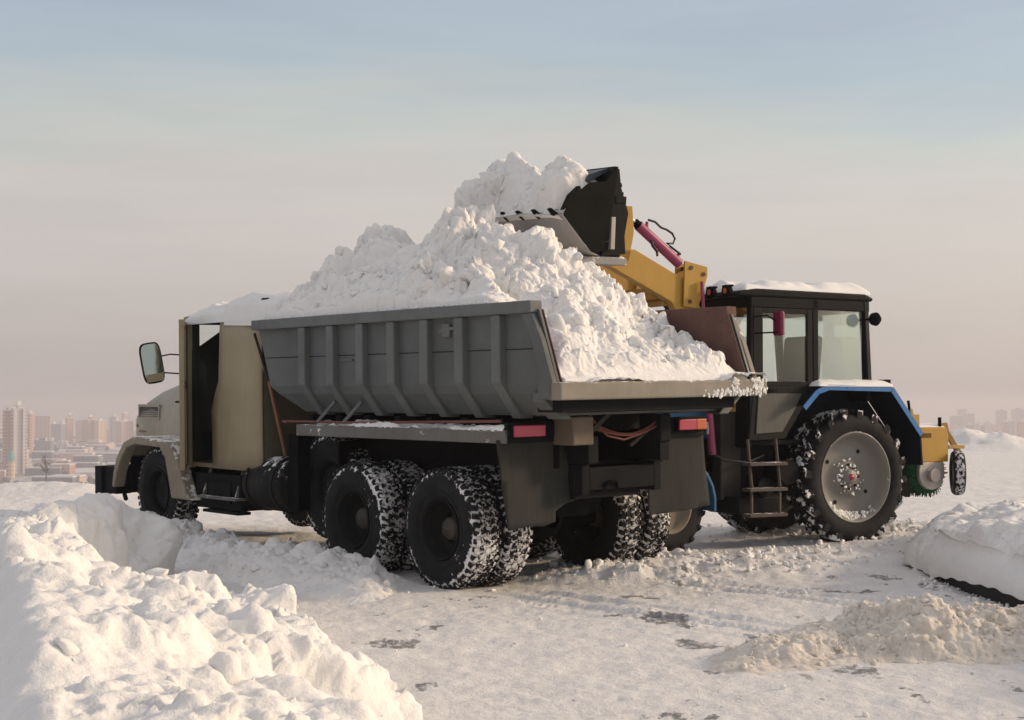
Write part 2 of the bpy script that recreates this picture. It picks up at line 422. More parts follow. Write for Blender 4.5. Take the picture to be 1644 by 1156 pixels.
# ---------------------------------------------------------------- ground: one sheet from the camera to the horizon
def bank_right_edge(y):            # x of the overhanging snow slab's lower edge (right of frame)
    return np.interp(y, [6, 9, 11.5, 14.6, 16, 17.5, 19], [4.35, 4.12, 3.97, 3.90, 4.08, 4.7, 5.7])
def ground_h(x, y, detail=True):
    P = np.stack([x, y, np.zeros_like(x)], 1)
    r = np.hypot(x, y)
    z = .012 * fbm(P, .8, 3, 1)
    # the snowfield rises a little under the tractor
    z = z + .05 * sstep(3.2, .9, np.hypot((x - 2.6) / 1.25, y - 17.8)) * 1.
    # valley beyond the edge of the plateau
    ed = np.interp(x, [-60, -15, -8, 0, 10, 20, 60], [34, 30, 30, 36, 50, 62, 80])
    dd = np.clip(y - ed, 0, None) + np.clip(np.abs(x) - 90, 0, None) + np.clip(-y - 60, 0, None)
    hill = 60 * (1 - np.exp(-dd / 160.)) 
    z = z - hill
    # low snow ridges along the plateau edge
    ridge_l = .20 * np.exp(-((y - (ed - 1.5)) / 1.1) ** 2) * sstep(2, -3, x)
    z = z + ridge_l * (.55 + .7 * fbm(P, .35, 4, 9))
    mr = .56 * np.exp(-(((y - 57) / 2.2) ** 2)) * np.exp(-((x - 17.5) / 1.9) ** 2) + .22 * np.exp(-(((y - 57) / 2.2) ** 2)) * sstep(14.3, 16, x)
    z = z + mr * (.8 + .35 * fbm(P, .9, 4, 19))
    z = z - .05 * sstep(30, 45, y) * sstep(60, 50, y) * 0
    if detail:
        near = sstep(70, 30, r)
        lo = loose(x, y)
        z = z + near * (lo * (.09 * lumps(P, .15, 3) + .10 * lumps(P, .34, 4)) + .010 * fbm(P, 5, 3, 8) * near)
        z = z + near * .010 * lumps(P, .085, 21) * sstep(-.4, .4, fbm(P, .7, 2, 23)) + near * .005 * fbm(P, 11, 2, 25)
        ux, uy = x - .28, y - 14.7; uu = -.633 * ux + .774 * uy; vv = -.774 * ux - .633 * uy + .10 * np.sin(uu * .9)
        wl = sstep(-.3, -1.2, uu) * sstep(-7.5, -4, uu)
        for c_ in (1.06, .70, -.70, -1.06):
            q_ = np.abs(vv - c_); z = z + wl * (-.016 * sstep(.17, .13, q_) + .012 * np.exp(-((q_ - .19) / .03) ** 2) + .007 * np.sign(np.sin(uu * 62 + 9 * np.abs(vv - c_) * 6)) * sstep(.16, .14, q_) * (vnoise(P * 3, 5) > -.1))
    far = sstep(300, 900, r)
    z = z + far * (6 * fbm(P, .0016, 4, 44))
    return z
def blob(x, y, cx, cy, rx, ry, p=1.5): return np.exp(-(np.abs((x - cx) / rx) ** 2 + np.abs((y - cy) / ry) ** 2) ** p)
def loose(x, y):
    L = blob(x, y, .95, 14.5, .75, .35) * 1.0 + blob(x, y, 2.0, 15.4, 1.3, .7) * .9 + blob(x, y, 1.0, 15.6, .6, .8) * .6 + blob(x, y, 3.1, 16.3, .9, .45) * .5
    L = L + blob(x, y, -2.1, 16.6, 2.2, 1.6) * .5 + blob(x, y, 4.4, 19.5, 1.8, 2.4) * .8
    return np.clip(L, 0, 1)
th = np.concatenate([np.linspace(-180, -40, 50, endpoint=False), np.linspace(-40, -24, 40, endpoint=False), np.linspace(-24, 24, 640), np.linspace(24, 40, 41)[1:], np.linspace(40, 180, 51)[1:]])
rr = np.concatenate([np.geomspace(.4, 5, 30, endpoint=False), np.geomspace(5, 62, 600, endpoint=False), np.geomspace(62, 12500, 150)])
TH, RR = np.meshgrid(np.radians(th), rr); gx = (RR * np.sin(TH)).ravel(); gy = (RR * np.cos(TH)).ravel()
gz = ground_h(gx, gy)
gP = np.stack([gx, gy, gz], 1)
sy = np.stack([gx * 1.1, gy * .55, gx * 0], 1)
spots = 0
for cx, cy, rx, ry, a in [(1.30, 11.2, .42, .75, .75), (1.0, 11.9, .25, .3, .6), (.85, 12.6, .3, .2, .4), (-1.05, 10.6, .38, .18, .9), (.2, 10.4, .25, .25, .5), (1.35, 9.6, .35, .3, .55), (1.9, 10.0, .5, .12, .6), (2.5, 11.9, .5, .3, .35), (2.4, 9.2, .9, .35, .4), (3.75, 14.2, .35, 1.2, .7), (3.6, 11.5, .25, 1.2, .5)]:
    spots = spots + a * blob(gx, gy, cx, cy, rx * 1.25, ry * 1.25, 1.)
dn = fbm(sy, 3.6, 5, 71, .62)
dirt = sstep(.34, .70, dn * .62 + spots * .62 - .12) * sstep(24, 17, np.hypot(gx, gy))
dirt = np.clip(dirt * .8 + .12 * sstep(.35, .7, fbm(np.stack([gx, gy * .4, gx * 0], 1), 1.1, 5, 77)) * sstep(30, 15, gy), 0, 1)
m, t, b = nodemat('packed_snow')
v = N(t, 'ShaderNodeTexCoord').outputs['Object']
at = N(t, 'ShaderNodeAttribute', attribute_name='dirt')
mq = N(t, 'ShaderNodeMapping'); mq.inputs['Scale'].default_value = (1, .55, 1); t.links.new(v, mq.inputs[0])
d_ = mul(t, thr(t, mul(t, mul(t, at.outputs['Fac'], .75), mul(t, noise(t, 15, 8, mq.outputs[0], .78), 1.7), 'ADD'), 1.22, 1.48), .85)
base = mix(t, thr(t, noise(t, 3, 6, v, .6), .3, .7), (.76, .735, .71, 1), (.84, .815, .79, 1))
base = mix(t, mul(t, thr(t, noise(t, 34, 5, v, .7), .54, .72), .35), base, (.58, .52, .47, 1))
colr = mix(t, d_, base, (.15, .145, .145, 1))
# the far valley: snow broken by bare ground, scrub and streets
cs = N(t, 'ShaderNodeSeparateXYZ'); t.links.new(v, cs.inputs[0])
ms = N(t, 'ShaderNodeMapping'); ms.inputs['Scale'].default_value = (.004, .0028, .004); t.links.new(v, ms.inputs[0])
far = mul(t, thr(t, cs.outputs[2], -8, -22), thr(t, noise(t, 2.2, 9, ms.outputs[0], .68), .46, .58))
colr = mix(t, mul(t, far, .85), colr, (.20, .17, .17, 1))
t.links.new(colr, b.inputs['Base Color']); b.inputs['Roughness'].default_value = .8; b.inputs['Specular IOR Level'].default_value = .2
hg = mul(t, mul(t, noise(t, 12, 6, v, .65), .022), mul(t, noise(t, 55, 4, v, .7), .009), 'ADD')
bump(t, b, hg, 1., 1.)
struct(mesh_np('snow_ground', gP, grid_faces(*TH.shape), 'packed_snow', attr=dirt))

# ---------------------------------------------------------------- foreground snow bank (left)
CR = np.array([(-.9, 2.5), (-1.27, 4.4), (-2.2, 7.4), (-3.25, 10.2), (-4.3, 12.6), (-5.6, 14.0)])     # crest line x by y
def fg_h(x, y):
    xc = np.interp(y, CR[:, 1], CR[:, 0]); xb = np.interp(y, [2.5, 5, 8.2, 10, 11.7, 13.2, 15], [1.2, .35, -.60, -1.2, -1.95, -2.75, -3.2])
    top = np.interp(y, [2.5, 5, 7.4, 10, 12.0, 14.2], [.58, .63, .66, .66, .66, .66])
    P = np.stack([x, y, x * 0], 1)
    wv = .22 * fbm(P, .9, 3, 61)
    wv = wv * sstep(0, .6, np.abs(x - xc))
    s = np.clip((x + wv - xc) / np.clip(xb - xc, .3, None), 0, 1)
    right = (1 - s ** 1.25)
    right = right + .10 * np.sin(s * math.pi) * fbm(P, 1.3, 3, 62)
    left = 1 - sstep(0, 1, np.clip((xc - x - .05 + wv * .3) / .85, 0, 1)) * 1.0
    pf = sstep(10.8, 12.0, y) * sstep(-3.15, -3.7, x); right = right * (1 - pf) + pf
    flat = sstep(9.5, 12.3, y)                               # far end: flat shelf running off to the left
    left = left * (1 - flat) + flat
    h = top * np.where(x > xc, right, left)
    endy = sstep(15.4, 14.6, y + .25 * fbm(P, 1.2, 3, 66))
    # the right shoulder at the far end drops away steeply
    h = h * (endy)
    notch = sstep(-3.15, -3.7, x - .0 * y)
    far_sh = sstep(11.2, 12.6, y)
    h = h * (1 - far_sh * (1 - notch))
    smooth_left = sstep(-.05, -.35, x - xc) * (1 - flat)
    am = np.clip(h / .06, 0, 1) * (1 - .93 * smooth_left) * (1 - .75 * flat * sstep(-3.6, -4.4, x))
    return h - .03, am
xs = np.concatenate([np.linspace(-16, -6.5, 60, endpoint=False), np.linspace(-6.5, 1.3, 520)]); ys = np.geomspace(2.6, 15.8, 560)
V, F = snow_field(xs, ys, fg_h, [(1.0, .32), (.45, .17), (.19, .065), (.075, .024)], 5, lambda x, y, z: z > -.0295, .02, blk=((.36, .065), (.15, .028)))
rng = np.random.default_rng(4)
P_, s_ = scatter_on(V, F, 1000, .012, .12, rng, wfun=lambda P: (P[:, 2] > -.02) * (P[:, 0] > np.interp(P[:, 1], CR[:, 1], CR[:, 0])) * 1.)
T_ = join_np((V, F), chunk_mesh(P_, s_, 3))
snowmat('snow_bank', d1=.022, d2=.006, s1=9, s2=36)
tag(mesh_np('snow_bank', *T_, 'snow_bank'), 'big lumpy white snow bank filling the lower left foreground', 'snow bank')

# berm between bank and truck wheels
def berm_h(x, y):
    P = np.stack([x, y, x * 0], 1)
    t_ = np.clip((x + 5.0) / 3.9, 0, 1)
    yc = np.interp(x, [-5.2, -4, -3, -2.3, -1.75, -1.2], [18.4, 17.6, 16.3, 15.35, 14.75, 14.1])
    hh = np.interp(x, [-5.8, -5.3, -4.7, -4.2, -3.5, -3, -2.3, -1.75, -1.2, -.9], [0, .24, .36, .32, .15, .20, .26, .20, .07, 0])
    h = hh * np.exp(-((y - yc) / .72) ** 2) + hh * .55 * np.exp(-((y - yc + .85) / .55) ** 2)
    h = h * (1 + .35 * fbm(P, 1.6, 3, 81))
    return h - .035, np.clip(h * 9, 0, 1)
V, F = snow_field(np.linspace(-5.9, -.8, 460), np.linspace(12.4, 19.8, 350), berm_h, [(.34, .16), (.16, .09), (.07, .035)], 40, lambda x, y, z: z > -.03, blk=((.2, .05),))
P_, s_ = scatter_on(V, F, 500, .012, .07, rng, wfun=lambda P: (P[:, 2] > .02) * 1.)
tag(mesh_np('snow_ridge', *join_np((V, F), chunk_mesh(P_, s_, 5)), 'snow_bank'), 'low crumbly snow ridge heaped along the near side of the dump truck wheels', 'snow ridge')

# dirty pile, lower right
def dirty_h(x, y):
    P = np.stack([x, y, x * 0], 1)
    yc = np.interp(x, [1.2, 2.2, 3.2, 4.6], [9.95, 10.35, 10.45, 10.6]); hh = np.interp(x, [1.25, 1.6, 2.2, 2.7, 3.2, 4.2, 5], [0, .12, .2, .30, .26, .2, .15])
    h = hh * np.exp(-(np.abs(y - yc) / .42) ** 2.4) * (1 + .3 * fbm(P, 2.2, 3, 91))
    return h - .03, np.clip(h * 9, 0, 1)
V, F = snow_field(np.linspace(1.1, 5, 420), np.linspace(9.2, 11.5, 260), dirty_h, [(.22, .06), (.10, .045), (.05, .02)], 60, lambda x, y, z: z > -.03, blk=((.13, .04), (.06, .02)))
P_, s_ = scatter_on(V, F, 800, .01, .05, rng, wfun=lambda P: (P[:, 2] > .0) * 1.)
tag(mesh_np('snow_pile', *join_np((V, F), chunk_mesh(P_, s_, 7)), 'snow_dirty'), 'small brownish dirty snow pile on the packed snow at lower right', 'snow pile')

# raised snow slab at the right edge, hollow above its dark kerb
def slab():
    ys = np.linspace(7.5, 22, 520); prof = []
    nx = 330; rows = []
    for y in ys:
        e = float(bank_right_edge(np.array([y]))[0])
        top = float(np.interp(y, [7.5, 11, 14, 15.5, 17, 19, 22], [.54, .55, .50, .44, .40, .46, .34]))
        lip = float(np.interp(y, [7.5, 13.2, 14.6, 16, 22], [.15, .11, .03, -.03, -.05]))
        n0 = 60; a = np.linspace(0, 1, n0)
        lip += .014 * math.sin(y * 5.3) * math.sin(y * 11.1 + 1)
        face_x = e + .10 - .10 * np.sin(a * math.pi * .5) * 0 + .22 * a ** 2.2; face_z = lip + (top * .72 - lip) * a
        b_ = np.linspace(0, 1, nx - n0 + 1)[1:] ** 1.5
        tx = face_x[-1] + b_ * 8.0; tz = top * .72 + (top * .28) * np.minimum(1, (b_ * 8 / .5)) ** .6 + .0 * b_
        rows.append(np.stack([np.concatenate([face_x, tx]), np.full(nx, y), np.concatenate([face_z, tz])], 1))
    V = np.concatenate(rows); Nn = -normals(V, len(ys), nx)
    if Nn[nx * 5 + nx - 5, 2] < 0: Nn = -Nn
    e = bank_right_edge(V[:, 1])
    top_m = sstep(.24, .42, V[:, 0] - e - .0) ; endm = sstep(14.2, 15.6, V[:, 1])
    am = np.clip(top_m * (sstep(1.8, .9, V[:, 0] - e) * .85 + .25) + endm * .9, .16, 1) * sstep(0, .04, V[:, 0] - e)
    am = am * (1 - .6 * sstep(19, 21.5, V[:, 1]))
    d = .22 * (lumps(V, .6, 100) - .4) + .10 * (lumps(V, .25, 101) - .4) + .03 * (lumps(V, .1, 102) - .4)
    V = V + Nn * (d * am)[:, None]
    V[:, 2] += .03 * fbm(V, .8, 3, 104) * top_m
    fade = sstep(17.5, 21.5, V[:, 1]); V[:, 2] = V[:, 2] * (1 - fade) + (-.06) * fade
    F = grid_faces(len(ys), nx)
    return V, F
V, F = slab()
P_, s_ = scatter_on(V, F, 260, .012, .06, rng, wfun=lambda P: (P[:, 1] > 13.5) * (P[:, 0] < bank_right_edge(P[:, 1]) + 1.6) * (P[:, 2] > 0) * 1.)
ky = rng.uniform(8, 15.5, 260); kx = bank_right_edge(ky) + rng.normal(.02, .10, 260)
P_ = np.concatenate([P_, np.stack([kx, ky, ky * 0 + .005], 1)]); s_ = np.concatenate([s_, .012 + .05 * rng.random(260) ** 3])
tag(mesh_np('snow_drift', *join_np((V, F), chunk_mesh(P_, s_, 9)), 'snow_bank'), 'wide snow drift overhanging a dark kerb at the right edge', 'snow drift')
kb = MB(); n = 30; yy = np.linspace(7, 15.6, n)
for i in range(n - 1):
    a0, a1 = bank_right_edge(yy[i:i + 1])[0] + .13, bank_right_edge(yy[i + 1:i + 2])[0] + .13
    kb.add([(a0, yy[i], -.1), (a1, yy[i + 1], -.1), (a1, yy[i + 1], .135), (a0, yy[i], .135), (a0 + .5, yy[i], -.1), (a1 + .5, yy[i + 1], -.1), (a1 + .5, yy[i + 1], .135), (a0 + .5, yy[i], .135)],
           [(0, 1, 2, 3), (4, 7, 6, 5), (3, 2, 6, 7)])
struct(kb.build('kerb', 'asphalt'))

# crumbs on the packed snow
rng = np.random.default_rng(12)
cx, cy = rng.uniform(-3, 6.5, 60000), 6 + 15 * rng.random(60000)
pr_ = loose(cx, cy) * .35 + .004 + .02 * blob(cx, cy, 1.5, 13.5, 2.5, 1.2, 1.)
k = rng.random(60000) < pr_; cx, cy = cx[k], cy[k]
sz = .008 * (6.5 ** (rng.random(len(cx)) ** 2)) * (1 + .7 * loose(cx, cy))
cz = ground_h(cx, cy) + sz * .15
tag(mesh_np('snow_crumbs', *chunk_mesh(np.stack([cx, cy, cz], 1), sz, 11), 'snow_bank'), 'loose crumbs and small clods of snow scattered over the packed snow', 'snow crumbs', kind='stuff')

# ---------------------------------------------------------------- dump truck
TRUCK = empty('dump_truck', MT, 'dirty tan six-wheel-axle dump truck with grey tipper body heaped with snow', 'dump truck')
TRUCK['label'] = 'tan bonneted dump truck with ribbed grey tipper body heaped with snow'
S = (1, -1)
# tipper body
SEC = [(1.17, 2.50), (1.17, 1.87), (1.14, 1.80), (.98, 1.62), (-.98, 1.62), (-1.14, 1.80), (-1.17, 1.87), (-1.17, 2.50)]
def ufront(z): return float(np.interp(z, [1.62, 1.80, 1.87, 2.5], [2.62, 2.88, 3.0, 3.24]))
def urear(z): return float(np.interp(z, [1.57, 1.75, 1.89, 2.24, 2.56], [-1.36, -1.64, -1.655, -1.52, -1.40]))
mb = MB(); us = [0, .25, .5, .75, 1]
vs = []
for y, z in SEC:
    for k in us: vs.append((ufront(z) + (urear(z) - ufront(z)) * k, y, z))
nu = len(us); fs = []
for i in range(len(SEC) - 1):
    for j in range(nu - 1): fs.append((i * nu + j, (i + 1) * nu + j, (i + 1) * nu + j + 1, i * nu + j + 1))
mb.add(vs, fs)
mb.add([(ufront(z), y, z) for y, z in SEC], [tuple(range(8))])
mb.build('tipper_body', ['body_grey', 'body_rust'], TRUCK, solid=(.025, 1, 0))
BODY = [o for o in TRUCK.children][-1]
# make the inner skin rusty: second thin liner slightly inside
mb = MB(); vs = []; off = .03
SI = [(1.14, 2.50), (1.14, 1.88), (1.11, 1.82), (.96, 1.66), (-.96, 1.66), (-1.11, 1.82), (-1.14, 1.88), (-1.14, 2.50)]
for y, z in SI:
    for k in us: vs.append((ufront(z) - .05 + (urear(z) + .01 - ufront(z) + .05) * k, y, z))
mb.add(vs, fs); mb.add([(ufront(z) - .05, y, z) for y, z in SI], [tuple(range(8))])
mb.build('body_liner', 'body_rust', TRUCK, solid=(.01, 0))
for s in S:
    mb = MB(); mb.box(-1.40, 3.10, *sorted((1.19 * s, 1.2005 * s)), 2.165, 2.172); mb.build('panel_seam', 'frame_dark', TRUCK)
    mb = MB(); a, b_ = sorted((1.135 * s, 1.275 * s))
    mb.box(-1.395, 3.27, a, b_, 2.47, 2.575); mb.build('top_rail', 'rail_grey' if s > 0 else 'body_rust', TRUCK, bevel=.012)
    # slanted rear end frame
    mb = MB()
    outl = [(-1.395, 2.468), (-1.52, 2.24), (-1.655, 1.89), (-1.655, 1.74), (-1.45, 1.74), (-1.50, 1.93), (-1.39, 2.24), (-1.265, 2.468)]
    mb.prism(outl, 1.205 * s, 1.262 * s); mb.build('end_frame', 'body_grey' if s > 0 else 'lip_tan', TRUCK, bevel=.008)
    for k, u in enumerate([2.27, 1.74, 1.21, .68, .15, -.38, -.91, -1.36]):
        if k == 7:
            mb = MB(); mb.prism([(1.20 * s, 1.80), (1.20 * s, 1.72), (1.03 * s, 1.57), (.90 * s, 1.57), (1.14 * s, 1.80)], -1.5, -1.33, 'x'); mb.build('corner_gusset', 'body_grey', TRUCK, bevel=.008); continue
        mb = MB()
        poly = [(1.265 * s, 2.468), (1.265 * s, 1.885), (1.03 * s, 1.57), (.88 * s, 1.57), (.90 * s, 1.60), (1.12 * s, 1.82), (1.175 * s, 1.89), (1.175 * s, 2.468)]
        mb.prism(poly, u - .062, u + .062, 'x'); mb.build('side_rib', 'rail_grey', TRUCK, bevel=.012)
mb = MB(); mb.box(-1.76, -1.60, -1.28, 1.262, 1.735, 1.885)
mb.build('rear_lip', 'lip_tan', TRUCK, bevel=.015)
# weld seams / small brackets on the side
mb = MB()
mb.bar((1.62, 1.20, 2.12), (1.40, 1.20, 2.12), .03, .02); mb.build('lashing_hook', 'rail_grey', TRUCK, bevel=.004)
mb = MB(); mb.bar((-.27, 1.2, 2.38), (-.05, 1.2, 2.36), .05, .03); mb.box(-.2, -.08, 1.195, 1.22, 2.3, 2.42)
mb.build('lashing_hook', 'rail_grey', TRUCK, bevel=.004)
# cab guard (canopy) on the headboard
mb = MB(); mb.prism([(3.18, 2.55), (3.18, 2.66), (4.05, 2.72), (4.05, 2.69), (3.24, 2.63), (3.24, 2.55)], -1.1, 1.1)
mb.build('cab_guard', 'frame_dark', TRUCK, bevel=.01)
# braces under the body to the ledge
for u0 in (1.5, 1.98):
    mb = MB(); mb.bar((u0 - .12, 1.12, 1.71), (u0 + .06, 1.22, 1.50), .03, .03); mb.build('brace', 'rail_grey', TRUCK)
# sub frame
mb = MB()
for s in S:
    mb.box(-1.25, 3.1, .38 * s, .50 * s, 1.16, 1.40)
    mb.box(-1.15, 7.3, .40 * s, .49 * s, .88, 1.15)
for u in (-1.1, -.3, .5, 1.3, 2.1, 2.9, 4, 5, 6): mb.box(u - .05, u + .05, -.4, .4, .92, 1.12)
for u in np.arange(-.57, 3.1, .53): mb.box(u - .05, u + .05, -.95, .95, 1.41, 1.565)
mb.build('chassis_frame', 'frame_dark', TRUCK, bevel=.006)
# dark inner splash wall above the wheels (shades the running gear as on the real truck)
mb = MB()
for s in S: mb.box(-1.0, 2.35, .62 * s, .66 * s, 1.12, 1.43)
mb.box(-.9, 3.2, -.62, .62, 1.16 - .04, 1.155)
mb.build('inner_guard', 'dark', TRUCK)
# side ledge
for s in S:
    mb = MB(); mb.box(-1.03, 2.38, .86 * s, 1.26 * s, 1.425, 1.475); mb.box(-1.03, 2.38, 1.235 * s, 1.262 * s, 1.36, 1.475)
    mb.build('side_ledge', 'shelf_grey', TRUCK, bevel=.006)
# rear hardware
mb = MB(); mb.box(-1.62, -1.30, -.98, 1.12, 1.63, 1.733); mb.build('floor_beam', 'frame_dark', TRUCK); mb = MB(); mb.box(-1.22, -1.08, -1.02, .98, 1.585, 1.638); mb.build('rear_beam', 'frame_dark', TRUCK, bevel=.006)
for s in S:
    mb = MB(); mb.box(-1.28, -1.0, (.46 if s > 0 else .36) * s, (.70 if s > 0 else .50) * s, 1.33, 1.58)
    mb.build('hinge_block', 'bracket_tan' if s > 0 else 'frame_dark', TRUCK, bevel=.012)
mb = MB(); mb.bar((-1.22, .20, 1.62), (-1.22, .52, 1.40), .05, .04); mb.build('strut', 'post_grey', TRUCK)
mb = MB(); mb.bar((-1.22, -.62, 1.66), (-1.15, -.10, 1.30), .035, .03); mb.build('strut', 'post_grey', TRUCK)
mb = MB()
for p0, sag in (((-1.2, .42, 1.52), .15), ((-1.21, .40, 1.47), .11)):
    mb.tube([(p0[0] - .02 * math.sin(k / 12 * 3.14), p0[1] - k / 12 * .95, p0[2] - sag * math.sin(k / 12 * math.pi) + .08 * k / 12) for k in range(13)], .011, 6)
mb.tube([(-1.21, .46, 1.6), (-1.23, .38, 1.5), (-1.23, .25, 1.40), (-1.23, .05, 1.36), (-1.22, -.15, 1.40), (-1.2, -.4, 1.52)], .01, 6)
mb.build('red_hose', 'red_hose', TRUCK)
mb = MB(); mb.box(-1.06, -.98, -.29, .50, .84, 1.10); mb.box(-1.02, -.6, -.29, -.22, .86, 1.08); mb.box(-1.02, -.6, .43, .5, .86, 1.08)
cmb = mb.build('rear_crossmember', 'frame_dark', TRUCK, bevel=.008)
mb = MB(); mb.box(-1.12, -1.06, .05, .24, .90, 1.02); mb.tube([(-1.14, .05, .92), (-1.18, .1, .99), (-1.18, .19, .99), (-1.14, .23, .92)], .015, 6)
mb.build('tow_hook', 'dark', cmb)
mb = MB(); mb.tube([(-1.075, .035, .92), (-1.075, .035, 1.03)], .014, 8); mb.build('hook_pin', 'chrome', cmb)
# lamps and mud flaps
for s in S:
    mb = MB(); v0, v1 = (.60, 1.24) if s > 0 else (-.62, -1.20)
    mb.box(-1.02, -.94, v0, v1, 1.36, 1.42); mb.box(-1.03, -.99, v0, v1, 1.42, 1.54)
    lb = mb.build('lamp_bracket', 'frame_dark', TRUCK, bevel=.005)
    lo, hi = (.85, 1.20) if s > 0 else (-1.17, -.80)
    mb = MB(); mb.box(-1.07, -1.031, lo - .012, hi + .012, 1.405, 1.525); tl = mb.build('tail_light', 'dark', TRUCK, bevel=.006)
    mb = MB()
    if s > 0: mb.box(-1.092, -1.065, lo, hi, 1.415, 1.515, 0)
    else: mb.box(-1.092, -1.065, -1.035, hi, 1.415, 1.515, 0); mb.box(-1.0918, -1.065, lo, -1.036, 1.415, 1.515, 1)
    mb.build('lens', ['lens_red', 'lens_orange'], tl, bevel=.008)
def flap(poly, name='mud_flap'):
    # bend a polygonal rubber sheet in a shallow wave: grid clipped to the outline
    import bmesh
    bm = bmesh.new(); vs = [bm.verts.new((-.95, y, z)) for y, z in poly]; bm.faces.new(vs)
    for k in range(12):
        g = bm.verts[:] + bm.edges[:] + bm.faces[:]
        bmesh.ops.bisect_plane(bm, geom=g, plane_co=(0, min(p[0] for p in poly) + .07 * (k + 1), 0), plane_no=(0, 1, 0))
    for k in range(12):
        g = bm.verts[:] + bm.edges[:] + bm.faces[:]
        bmesh.ops.bisect_plane(bm, geom=g, plane_co=(0, 0, .6 + .065 * (k + 1)), plane_no=(0, 0, 1))
    for v_ in bm.verts:
        dz = 1.4 - v_.co.z
        v_.co.x += -.05 * dz + .018 * math.sin(v_.co.y * 9 + 1) * dz + .025 * math.sin(v_.co.y * 4 + v_.co.z * 5) * dz
    me = bpy.data.meshes.new(name); bm.to_mesh(me); bm.free(); me.materials.append(MATS['flap_rubber'])
    for p in me.polygons: p.use_smooth = True
    o = bpy.data.objects.new(name, me); col.objects.link(o); o.parent = TRUCK
    md = o.modifiers.new('solid', 'SOLIDIFY'); md.thickness = .012
    return o
flap([(1.30, 1.39), (.53, 1.39), (.45, .98), (.42, .83), (.56, .80), (.66, .74), (.67, .65), (.80, .62), (1.0, .63), (1.20, .61), (1.25, .9)])['label'] = 'torn left mud flap'
flap([(-.47, 1.39), (-1.25, 1.39), (-1.27, 1.0), (-1.29, .68), (-1.1, .665), (-.8, .64), (-.52, .63), (-.50, .68), (-.49, 1.)])

# wheels: outer tyre profile (along Y, radius)
def tyre_part(parent, R0, wdt, rim, mats, rows, cnt, bh, side=1):
    h = wdt / 2; mb = MB()
    prof = [(h * .78, rim - .01), (h * .90, rim + .015), (h * 1.0, rim + (R0 - rim) * .35), (h * 1.0, rim + (R0 - rim) * .62), (h * .93, R0 - .035), (h * .80, R0 - .012),
            (h * .4, R0 - .004), (-h * .4, R0 - .004), (-h * .8, R0 - .012), (-h * .93, R0 - .035), (-h, rim + (R0 - rim) * .62), (-h, rim + (R0 - rim) * .35), (-h * .9, rim + .015), (-h * .78, rim - .01), (-h * .5, rim - .03), (h * .5, rim - .03), (h * .78, rim - .01)]
    mb.lathe(prof, 56, 0)
    # rib on sidewall
    for a in (1, -1): mb.lathe([(a * (h + .001), rim + (R0 - rim) * .22), (a * (h + .006), rim + (R0 - rim) * .25), (a * (h + .001), rim + (R0 - rim) * .28)], 48, 0)
    pitch = 2 * math.pi / cnt; rw = wdt * .98 / rows
    for r_ in range(rows):
        yc = -wdt * .49 + rw * (r_ + .5); edge = r_ in (0, rows - 1)
        for k in range(cnt):
            a0 = (k + (r_ % 2) * .5 + random.uniform(-.03, .03)) * pitch; a1 = a0 + pitch * .60; sk = pitch * .18 * (1 if r_ % 2 else -1)
            y0, y1 = yc - rw * .38, yc + rw * .38
            rb, rt = R0 - .014, R0 + bh
            if edge:
                oy = math.copysign(1, yc)
            def P(a, y, r): return (r * math.cos(a), y, r * math.sin(a))
            rb0 = rb1 = rb
            if edge and yc > 0: rb1 = R0 - .05
            if edge and yc < 0: rb0 = R0 - .05
            rt0 = rt - (.012 if edge and yc < 0 else 0); rt1 = rt - (.012 if edge and yc > 0 else 0)
            vs = [P(a0, y0, rb0), P(a1, y0, rb0), P(a1 + sk, y1, rb1), P(a0 + sk, y1, rb1), P(a0, y0, rt0), P(a1, y0, rt0), P(a1 + sk, y1, rt1), P(a0 + sk, y1, rt1)]
            mb.add(vs, [(0, 3, 2, 1), (4, 5, 6, 7), (0, 1, 5, 4), (1, 2, 6, 5), (2, 3, 7, 6), (3, 0, 4, 7)], 1)
    return mb.build('tyre', mats, parent)
def copy_tree(o, parent=None):
    c = o.copy(); col.objects.link(c)
    if parent: c.parent = parent
    for ch in list(o.children): copy_tree(ch, c)
    return c
RT = .545
def truck_wheel():
    mb = MB()   # dished disc, deep on the outside (+Y)
    mb.lathe([(.125, .275), (.145, .285), (.15, .272), (.12, .262), (-.02, .25), (-.06, .22), (-.07, .12), (-.05, .10), (-.05, 0)], 40)
    mb.lathe([(-.145, .28), (-.15, .27), (-.08, .25)], 40)
    for k in range(8):
        a = k * math.pi / 4; mb.tube([(.165 * math.cos(a), -.07, .165 * math.sin(a)), (.165 * math.cos(a), -.03, .165 * math.sin(a))], .014, 6)
    o = mb.build('wheel', 'rim_dark', TRUCK)
    tyre_part(o, RT, .31, .285, ['tyre_rubber', 'tread_rubber'], 5, 44, .016)
    mb = MB(); mb.lathe([(-.05, .115), (.02, .105), (.05, .085), (.055, .03), (.07, .028), (.07, 0)], 24)
    mb.build('hub', 'hub_tan', o)
    return o
w0 = truck_wheel(); first = True
for u in (0.0, 1.43):
    for s in S:
        for k, v_ in enumerate((1.065, .70)):
            o = w0 if first else copy_tree(w0, TRUCK)
            first = False
            o.location = (u, v_ * s, .555); o.rotation_euler = (0, random.uniform(0, 6), 0 if (s > 0) == (k == 0) else math.pi)
for s in S:
    o = copy_tree(w0, TRUCK); o.location = (5.82, .98 * s, .60); o.rotation_euler = (0, 1, math.pi if s > 0 else 0)
